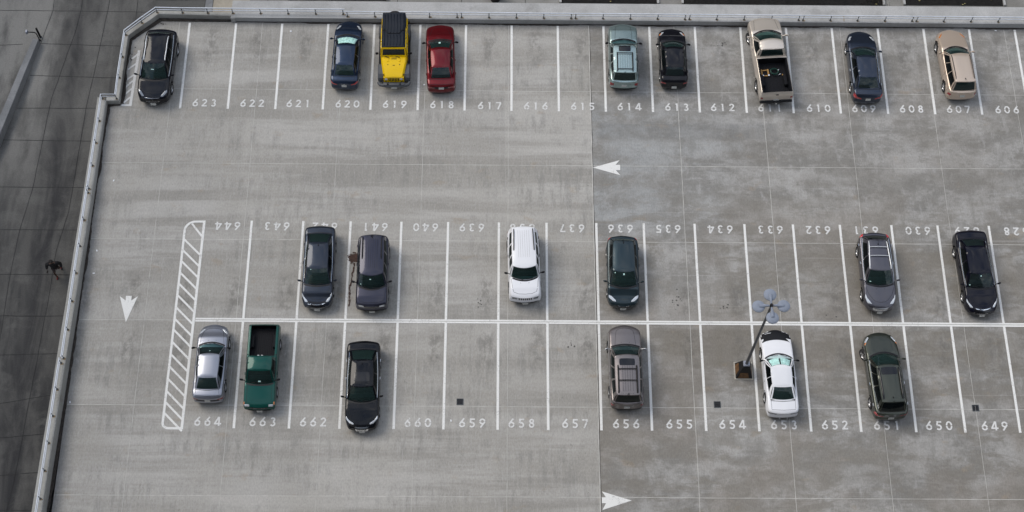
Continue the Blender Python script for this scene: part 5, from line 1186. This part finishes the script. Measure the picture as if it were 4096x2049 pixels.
# 18 black executive sedan 661
L = 4.9
S = Car(L=L, W=1.86, H=1.45, Hr=1.43, top=sedan_top(L, 1.06, .5, 3.6, 1.0, .72), yc=3.6, yf=2.84, yr=1.27, yb=.5, wheels=(1.05, 3.9), wcf=.6, Rf=.9, crv=.06, sideg=((.12, .48), (.51, .9)))
finish_car(S, 'parked_sedan', 'glossy black sedan with bright chrome window lines hiding number 661', 'sedan', (-4.98, -6.41), 1.0, False, CP['deepblack'],
    dict(hoodx=(.8, .6), headlights=[[(.84, L - .62), (.86, L - .46), (.64, L - .16), (.42, L - .08), (.44, L - .18), (.68, L - .36)]], chromeline=True, handlemat=M['chrome'], trunk=.06, antenna=(0, 1.5, .0), sunroof=(.42, 2.0, 2.55),
         patches=[grille_patch(L, .37, .36, .72, M['chrome'], 'grille_surround', .3), grille_patch(L + .0, .33, .39, .69, M['blackgloss'], 'grille', .27)] + [('emblem', [(x - .045, L, .585), (x + .045, L, .585), (x + .045, L, .57), (x - .045, L, .57)], M['chrome'], Dfr) for x in (-.1, -.035, .035, .1)] + [('emblem', [(x - .04, L, .625), (x + .04, L, .625), (x + .04, L, .61), (x - .04, L, .61)], M['chrome'], Dfr) for x in (-.1, 0, .1)], plates='F', platezf=.44))
# 19 taupe suv 656
L = 4.62
S = Car(L=L, W=1.84, H=1.74, Hr=1.75, top=wag_top(L, yc=3.49, cz=1.16, nz=.95, bz=1.12), yc=3.46, yf=2.66, yr=.25, yb=.03, wheels=(.95, 3.68), wr=.37, wt=.24, zb=.23, clad=True, wrf=.64, wrr=.62, wbf=.8, wbr=.76, wcf=.72, Rf=.4, nf=2.2, cf=.14, bf=.18, sideg=((.1, .38), (.42, .66), (.7, .93)), tumble=.95, glass='glassclear', rear='glassdark')
finish_car(S, 'parked_suv', 'taupe suv with a black sunroof and two black roof bars in bay 656', 'suv', (8.84, -5.12), .4, True, CP['taupe'],
    dict(hoodx=(.62, .5), hoodnose=L - .08, rails=(.5, .38, 2.0, M['black'], .04), crossbars=[1.1, 1.78], barx=.5, sunroof=(.42, 2.0, 2.42), ribs=([-.26, -.13, 0, .13, .26], .32, 1.98, .014, M['black']), taillights=[[(.86, .04), (.88, .14), (.7, .08), (.68, -.04), (.84, -.08)]], platez=.68, mirrormat=M['alloy'], seat=M['seat_pale'],
         patches=[('liftgate_trim', [(-.36, 0, .82), (.36, 0, .82), (.36, 0, .79), (-.36, 0, .79)], M['chrome'], (0, 1, 0))], steer=0, wout=.02))
# 20 white coupe 653
L = 4.9
S = Car(L=L, W=1.84, H=1.34, Hr=1.33, top=sedan_top(L, 1.0, .66, 3.5, .93, .64), yc=3.5, yf=2.7, yr=1.43, yb=.66, wheels=(1.1, 3.75), wcf=.76, Rf=.45, nf=3, bf=.22, crv=.12, cf=.3, rfc=.12, wbf=.82, wbr=.72, wrf=.56, wrr=.54, sideg=((.16, .5), (.52, .93)), glass='glassshade', tumble=.96)
def bra(S, root, P):
    L = S.L; q = MB(); n, m_ = 22, 8; V = []; ok = []
    for j in range(m_ + 1):
        for i in range(n + 1):
            x = (-1 + 2 * i / n) * .86; y = L + .22 - (.46 + .14 * abs(x) ** 2) * (1 - j / m_); y = L - .2 - .2 * abs(x) + (.42 + .1 * abs(x)) * j / m_
            h, nn = S.hit((x, y, 4), (0, 0, -1)); ok.append(h is not None); V.append(h + nn * .012 if h is not None else Vector((x, y, .5)))
    q.add(V, [f for f in [(j * (n + 1) + i, j * (n + 1) + i + 1, (j + 1) * (n + 1) + i + 1, (j + 1) * (n + 1) + i) for j in range(m_) for i in range(n)] if all(ok[k] for k in f)])
    q.build('front_bra', M['black'], root, True)
    q = MB(); S.patch(q, [(-.84, L, .5), (.84, L, .5), (.84, L, .75), (-.84, L, .75)], 0, (0, -1, 0), off=.01); q.build('front_bra', M['black'], root, True)
    q = MB(); S.line(q, [(-.62, L - .02, 0), (-.25, L + .06, 0)], .025, 0, off=.02); q.build('lamp_strip', M['paper'], root)
    for x in (-.14, .3):
        q = MB(); q.tube([(x, .25, .28), (x, -.14, .26)], .035, 10); q.build('exhaust_pipe', M['alloy'], root, True)
finish_car(S, 'parked_coupe', 'white coupe with a black nose cover and silver sunshades in bay 653', 'coupe', (16.95, -5.51), .9, True, CP['white2'],
    dict(hood=False, cowl=True, trunk=.12, taillights=[[(.86, .06), (.88, .14), (.84, .0), (.42, -.1), (.36, -.02), (.78, .02)]], tail=M['blackgloss'], sunshade=2, mirrormat=M['black'], plates='', extra=bra, pillar=None, seat=M['seat_dark'], doors=2, wout=.01,
         toplines=[]))
# 21 olive crossover 651
L = 4.86
S = Car(L=L, W=1.88, H=1.66, Hr=1.65, top=wag_top(L, yc=3.59, cz=1.13, nz=.85, bz=1.12), yc=3.6, yf=2.7, yr=.5, yb=.1, wheels=(.95, 3.85), wr=.36, wt=.23, zb=.25, wcf=.56, Rf=1.0, wrf=.62, wrr=.6, cf=.28, sideg=((.1, .45), (.48, .74), (.76, .93)), wcr=.7, Rr=.6, rear='glassdark', ridge=.025)
finish_car(S, 'parked_crossover', 'olive green crossover with black glass roof strips in bay 651', 'crossover', (22.66, -5.6), 2.6, True, CP['olive'],
    dict(hood=False, rails=((.52, .54), .7, 2.5, M['blackgloss'], .05), sunroof=(.44, 2.1, 2.55), antenna=(0, .75), headlights=[[(.84, L - .72), (.87, L - .52), (.66, L - .2), (.6, L - .3), (.76, L - .56)]], turn=[[(.88, L - .8), (.9, L - .68), (.8, L - .6), (.8, L - .7)]], taillights=[[(.88, .34), (.93, .22), (.8, .02), (.44, -.06), (.46, .0), (.74, .12)]], tail=M['redhot'], platez=.66, chromeline=True, handlemat=M['chrome'], steer=.35, wout=.02))

# 7 champagne pickup 611
L = 5.56
top = [(0, 1.02), (.1, 1.3), (2.6, 1.3), (2.7, 1.16), (4.0, 1.16), (4.52, 1.2), (L - .4, 1.06), (L - .1, .98), (L, .85)]
S = Car(L=L, W=1.98, H=1.84, Hr=1.82, top=top, yc=4.5, yf=3.52, yr=2.78, yb=2.62, wheels=(1.15, 4.55), wr=.39, wt=.26, zb=.38, wrf=.68, wrr=.68, wbf=.86, wbr=.84, wcf=.72, Rf=.6, wcr=.94, Rr=.15, br=.0, bed=(.12, 2.48, .72, .13, False), cf=.3, crv=.0, rfc=.14, sideg=((.16, .86),), tumble=.94, rmu=.84, bar=.02, crown=.04, rs=.06, glass='glass')
def tailgate(S, root, P):
    q = MB(); q.rbox((0, -.06, .52), (1.9, .16, .16), .03); q.build('rear_bumper', M['black'], root)
    q = MB(); q.rbox((0, .0, 1.1), (.16, .04, .05), .01); q.build('tailgate_handle', M['black'], root)
    q = MB(); q.tube([(0, -.1, .45), (0, -.24, .45), (0, -.24, .54)], .03, 8); q.build('tow_hitch', M['chrome'], root)
    q = MB()
    for k in range(13): q.box((-.6 + .1 * k, 1.3, .735), (.03, 2.2, .02))
    for sg in (-1, 1): q.rbox((sg * .68, 1.15, .86), (.22, .8, .28), .05)
    q.build('bed_liner', M['liner'], root)
root611 = finish_car(S, 'parked_pickup', 'champagne pickup with an open black bed in bay 611', 'pickup truck', (18.1, 13.72), 4.2, True, CP['champagne'],
    dict(hood=False, taillights=[[(.93, .1), (.93, -.05), (.8, -.06), (.8, .06)]], platez=.6, mirrormat=CP['champagne'], handlemat=CP['champagne'], rows=[3.55, 3.1], doors=2, extra=tailgate, steer=.25, ml=.24, wout=.01, toplines=[([(-.62, 5.4), (-.72, 4.6)], .014, 4), ([(.62, 5.4), (.72, 4.6)], .014, 4)]))
# 17 teal green pickup 663
L = 4.78
top = [(0, .95), (.06, 1.08), (2.02, 1.08), (2.1, 1.02), (3.2, 1.02), (3.6, 1.06), (L - .35, .92), (L - .08, .86), (L, .75)]
S = Car(L=L, W=1.76, H=1.6, Hr=1.6, top=top, yc=3.6, yf=2.98, yr=2.12, yb=2.02, wheels=(.95, 3.78), wr=.33, wt=.22, zb=.32, wrf=.62, wrr=.62, wbf=.76, wbr=.75, wcf=.86, Rf=.3, wcr=.94, Rr=.12, br=0, bf=.08, bed=(.1, 1.92, .6, .15, True), cf=.12, crv=0, rfc=.05, sideg=((.16, .9),), rmu=.84, tumble=.95, crown=.03, rs=.05)
def tg2(S, root, P):
    q = MB()
    for k in range(11): q.box((-.5 + .1 * k, 1.0, .615), (.03, 1.7, .02))
    for sg in (-1, 1): q.rbox((sg * .6, .95, .72), (.2, .75, .24), .04)
    q.build('bed_liner', M['liner'], root)
    for x in (-.1, .1):
        q = MB(); q.rbox((x, 2.1, 1.56), (.1, .03, .02), .005); q.build('brake_lamp', M['paper'], root)
    for x in (-.79, .79):
        for y in (.14, 1.86):
            q = MB(); q.box((x * .97, y, 1.062), (.05, .06, .012)); q.build('stake_pocket', M['black'], root)
finish_car(S, 'parked_pickup', 'teal green pickup with its empty black bed toward the divider line in bay 663', 'pickup truck', (-10.4, -5.36), .3, False, CP['green'],
    dict(hood=False, headlights=[[(.52, L - .12), (.52, L + .02), (.76, L + .02), (.78, L - .14)]], turn=[[(.78, L - .3), (.84, L - .28), (.84, L - .08), (.78, L - .1)]], plates='F', platezf=.45, rows=[2.75, 2.45], doors=2, extra=tg2, mirrormat=M['black'], rim='steel', sticker=[(.0, .22, .14, .08)],
         toplines=[([(-.7, 3.66), (.7, 3.66)], .015, 4), ([(-.66, 3.66), (-.68, L - .12)], .012, 4), ([(.66, 3.66), (.68, L - .12)], .012, 4)], patches=[grille_patch(L, .48, .62, .76, M['blackgloss']), ('bumper_strip', [(-.8, L, .42), (.8, L, .42), (.8, L, .55), (-.8, L, .55)], M['black'], Dfr), ('emblem', [(-.06, L, .7), (.06, L, .7), (.06, L, .66), (-.06, L, .66)], M['chrome'], Dfr)]))

# tools lying in the champagne pickup's bed
def bed_pt(x, y, z): return root611.matrix_basis @ Vector((x, y - 5.56 / 2, z))
o = empty('wooden_frame', bed_pt(-.42, 1.78, .745), math.radians(6)); tag(o, 'small yellow wooden frame lying in the champagne pickup bed', 'frame')
for c, d in (((-.19, 0, .04), (.09, .46, .08)), ((.19, 0, .04), (.09, .46, .08)), ((0, .17, .035), (.29, .07, .06)), ((0, -.2, .035), (.29, .07, .06))):
    q = MB(); q.rbox(c, d, .01); q.build('board', M['brasswood'], o)
for x in (-.16, .18):
    q = MB(); q.lathe([(0, .1), (.05, .1), (.06, .03)], (x, -.21, .02), n=12); q.build('caster', M['chrome'], o)
o = empty('garden_hose', bed_pt(.12, 1.8, .75)); tag(o, 'coiled dark green hose in the champagne pickup bed', 'hose')
q = MB(); q.tube([((.22 + .012 * math.sin(3 * a)) * math.cos(a) + .02 * math.sin(a * .3), (.21 + .012 * math.cos(2 * a)) * math.sin(a), .03 + .006 * a) for a in np.linspace(0, 6.283 * 4, 90)], .014, 6); q.build('coil', M['hose'], o, True)
q = MB(); q.tube([(.2, .05, .12), (.28, .16, .1), (.3, .2, .1)], .02, 8); q.build('nozzle', M['chrome'], o, True)
o = empty('hand_tool', bed_pt(.45, 1.62, .75), .4); tag(o, 'small metal tool with a yellow grip right of the hose', 'tool')
q = MB(); q.tube([(-.14, 0, .04), (.05, .01, .05), (.1, .08, .06)], .018, 8); q.build('shank', M['chrome'], o, True)
q = MB(); q.rbox((.12, -.08, .05), (.06, .1, .06), .015); q.build('grip', M['brasswood'], o)

# 3 yellow off-roader 619, built in its own boxy way
def offroader():
    root = empty('parked_offroader'); tag(root, 'boxy yellow off-roader with a navy hardtop and rear spare wheel in bay 619', 'off-roader', 'cars parked in the bays')
    P = CP['yellow']; L = 4.25
    b = MB()
    def sec(y, w, z0, z1, r=.05): return [(-w, y, z0), (-w, y, z1 - r), (-w + r, y, z1), (0, y, z1 + .02), (w - r, y, z1), (w, y, z1 - r), (w, y, z0)]
    def loft(b, secs, m=0):
        n = len(secs[0]); b.add([p for s_ in secs for p in s_], [(i * n + k, i * n + (k + 1) % n, (i + 1) * n + (k + 1) % n, (i + 1) * n + k) for i in range(len(secs) - 1) for k in range(n)] + [tuple(range(n)), tuple((len(secs) - 1) * n + k for k in range(n))[::-1]], m)
    loft(b, [sec(.05, .76, .5, 1.12), sec(2.6, .77, .5, 1.14), sec(2.76, .76, .5, 1.16)])
    body = b.build('body', [P], root, True, angle=35)
    b = MB(); loft(b, [sec(2.765, .745, .62, 1.17, .07), sec(3.1, .73, .62, 1.165, .08), sec(3.95, .6, .62, 1.08, .1), sec(4.07, .57, .64, 1.03, .1)]); hood = b.build('hood', [P], root, True, angle=35)
    q = MB()
    for k in range(6): q.box((-.14 + .05 * k, 2.9, 1.188), (.022, .13, .01))
    q.build('hood_vent', M['black'], root)
    q = MB(); q.box((0, 3.35, 1.168), (.13, .03, .012)); q.build('washer_nozzle', M['black'], root)
    for x in (-.34, .34):
        q = MB(); q.lathe([(0, .02), (.025, .02), (.03, 0)], (x, 3.3, 1.155), n=10); q.build('hood_bumper', M['black'], root)
        q = MB(); q.rbox((x, 3.03, 1.19), (.09, .16, .025), .01); q.build('hood_hinge', P, root)
        q = MB(); q.rbox((x * 1.68, 3.93, 1.06), (.04, .12, .06), .01); q.build('hood_latch', M['black'], root)
    # sloped yellow grille with slots and lamps
    b = MB(); loft(b, [[(-.6, 4.05, .62), (-.6, 4.05, 1.02), (.6, 4.05, 1.02), (.6, 4.05, .62)], [(-.58, 4.15, .62), (-.58, 4.1, 1.0), (.58, 4.1, 1.0), (.58, 4.15, .62)]]); b.build('grille', [P], root)
    rt = Matrix.Rotation(math.radians(8), 3, 'X')
    for k in range(7):
        q = MB(); q.rbox((-.27 + .09 * k, 4.122, .84), (.05, .02, .26), .008, rot=rt); q.build('grille_slot', M['blackgloss'], root)
    for x in (-.44, .44):
        q = MB(); q.lathe([(0, .035), (.07, .03), (.09, .01), (.095, 0)], (0, 0, 0), 'X', 20); q.v = [((v[1]) + x, v[0] + 4.125, v[2] + .88) for v in q.v]; q.build('headlight', M['lens'], root, True)
        q = MB(); q.lathe([(0, .02), (.04, .01), (.045, 0)], (0, 0, 0), 'X', 14); q.v = [(v[1] + x * 1.05, v[0] + 4.14, v[2] + .7) for v in q.v]; q.build('turn_signal', M['black'], root, True)
    # bumpers
    q = MB(); q.tube([(-.9, 4.12, .56), (-.82, 4.28, .55), (-.45, 4.36, .55), (.45, 4.36, .55), (.82, 4.28, .55), (.9, 4.12, .56)], .1, 10)
    q.rbox((0, 4.3, .66), (1.25, .2, .06), .02); q.build('front_bumper', M['fender'], root, True, angle=50)
    for x in (-.36, .36):
        q = MB(); q.rbox((x, 4.34, .7), (.08, .1, .1), .02); q.build('tow_hook', M['black'], root)
    q = MB(); q.rbox((0, 4.46, .5), (.31, .02, .15), .005, rot=Matrix.Rotation(math.radians(18), 3, 'X')); q.build('license_plate', M['plate'], root)
    q = MB(); q.rbox((0, -.06, .55), (1.7, .16, .16), .03); q.build('rear_bumper', M['black'], root)
    # fender flares
    for sg in (-1, 1):
        for yc_, ln, nm in ((3.52, .56, 'front_fender'), (.72, .5, 'rear_fender')):
            q = MB(); A = []
            prof = [(-ln, .62), (-ln * .86, .84), (-ln * .55, .97), (ln * .5, .97), (ln * .86, .84), (ln, .62)]
            for y, z in prof:
                xi, xo = .62 if nm[0] == 'f' else .75, .93
                if abs(y) > ln * .95: xo = .9
                A += [(sg * xi, yc_ + y, z + .01), (sg * (xo - .03), yc_ + y, z), (sg * xo, yc_ + y, z - .05), (sg * xo, yc_ + y, z - .1), (sg * xi, yc_ + y, z - .07)]
            q.add(A, [(i * 5 + k, i * 5 + (k + 1) % 5, (i + 1) * 5 + (k + 1) % 5, (i + 1) * 5 + k) for i in range(5) for k in range(5)] + [tuple(range(5)), tuple(range(25, 30))]); q.build(nm, M['fender'], root, True, angle=30)
        q = MB(); q.rbox((sg * .84, 2.1, .5), (.16, 1.9, .06), .02); q.build('side_step', M['black'], root)
        for y0, y1 in ((1.05, 1.86), (1.9, 2.66)):
            q = MB(); q.rbox((sg * .775, (y0 + y1) / 2, .84), (.03, y1 - y0, .52), .01); d = q.build('door', P, root)
            q = MB(); q.rbox((sg * .8, y0 + .14, .98), (.03, .12, .04), .01); q.build('handle', M['black'], d)
        for wy in (.72, 3.52): make_wheel((sg * .78, wy, .39), sg, .39, .26, 0, root)
        q = MB(); q.tube([(sg * .78, 2.62, 1.2), (sg * .86, 2.62, 1.26)], .02, 8); q.rbox((sg * .97, 2.62, 1.3), (.17, .07, .2), .03); q.build('side_mirror', M['black'], root)
    # windshield frame and glass
    A, B_ = 2.74, 2.5
    fr = MB(); P4 = lambda u, v: Vector((u * (.73 - .05 * v), A + (B_ - A) * v, 1.17 + .56 * v))
    for (u0, u1, v0, v1) in ((-1, 1, 0, .16), (-1, 1, .86, 1), (-1, -.9, .16, .86), (.9, 1, .16, .86)):
        V = [P4(u0, v0), P4(u1, v0), P4(u1, v1), P4(u0, v1)]; nn = Vector((0, .9, .4)) * .05; fr.add(V + [p + nn for p in V], [(0, 3, 2, 1), (4, 5, 6, 7), (0, 1, 5, 4), (1, 2, 6, 5), (2, 3, 7, 6), (3, 0, 4, 7)])
    fr.build('windshield_frame', P, root)
    g = MB(); g.add([P4(-.9, .16) + nn * .5, P4(.9, .16) + nn * .5, P4(.9, .86) + nn * .5, P4(-.9, .86) + nn * .5], [(0, 1, 2, 3)]); g.build('windshield', M['glassdark'], root)
    for u in (-.5, .35):
        q = MB(); q.tube([P4(u, .0) + Vector((0, .14, .03)), P4(u + .12, .0) + Vector((0, .09, .05)), P4(u + .36, .05) + Vector((0, .06, .05))], .016, 6); q.build('wiper', M['black'], root)
    # hardtop with raised ribs
    t = MB(); loft(t, [[(-.7, .06, 1.14), (-.66, .1, 1.74), (-.6, .13, 1.8), (0, .13, 1.82), (.6, .13, 1.8), (.66, .1, 1.74), (.7, .06, 1.14)], [(-.71, 1.0, 1.5), (-.67, 1.0, 1.76), (-.61, 1.0, 1.82), (0, 1.0, 1.85), (.61, 1.0, 1.82), (.67, 1.0, 1.76), (.71, 1.0, 1.5)],
                        [(-.71, 2.49, 1.62), (-.67, 2.49, 1.74), (-.61, 2.49, 1.79), (0, 2.49, 1.82), (.61, 2.49, 1.79), (.67, 2.49, 1.74), (.71, 2.49, 1.62)]])
    t.build('hardtop', M['softtop'], root, True, angle=30)
    for k in range(7):
        x = -.54 + .18 * k; y0 = 1.55 + (.1 if abs(x) < .4 else -.12)
        q = MB(); q.rbox((x, (.25 + y0 - .1) / 2, 1.845), (.07, y0 - .35, .03), .012, rot=Matrix.Rotation(0, 3, 'X')); q.build('roof_rib', M['softtop'], root, True, angle=50)
        q = MB(); q.rbox((x, (y0 + .02 + 2.4) / 2, 1.835), (.07, 2.38 - y0, .03), .012, rot=Matrix.Rotation(math.radians(-1.3), 3, 'X')); q.build('roof_rib', M['softtop'], root, True, angle=50)
    q = MB(); q.tube([(-.66, 1.38, 1.83), (-.45, 1.4, 1.855), (-.35, 1.6, 1.86), (.35, 1.6, 1.86), (.45, 1.4, 1.855), (.66, 1.38, 1.83)], .018, 6); q.build('roof_seam', M['black'], root, True)
    for sg in (-1, 1):
        q = MB(); q.add([(sg * .745, 2.6, 1.16), (sg * .745, 1.05, 1.16), (sg * .69, 1.05, 1.66), (sg * .69, 2.48, 1.66)], [(0, 1, 2, 3)]); q.build('side_window', M['glassdark'], root)
        q = MB(); q.tube([(sg * .76, 2.64, 1.16), (sg * .705, 2.5, 1.68), (sg * .705, 1.9, 1.68), (sg * .755, 1.88, 1.16)], .028, 6); q.tube([(sg * .705, 1.86, 1.68), (sg * .705, 1.15, 1.68), (sg * .755, 1.0, 1.16)], .028, 6); q.build('door_frame', P, root)
    sw = make_wheel((0, 0, 0), -1, .39, .26, 0, root)
    for o_ in [sw]: o_.rotation_euler = (0, 0, math.radians(90)); o_.location = (0, -.2, .98)
    q = MB(); q.box((0, -.03, .95), (.3, .1, .3)); q.build('spare_bracket', M['black'], root)
    mid_ = Vector((0, L / 2, 0)); near = Vector((-4.1, 14.54, 0)); a = math.radians(1.0) + math.pi; R3 = Matrix.Rotation(a, 3, 'Z')
    for ch in root.children: ch.location = ch.location - mid_
    root.location = near + R3 @ (mid_ - Vector((0, L + .12, 0))); root.rotation_euler = (0, 0, a)
offroader()
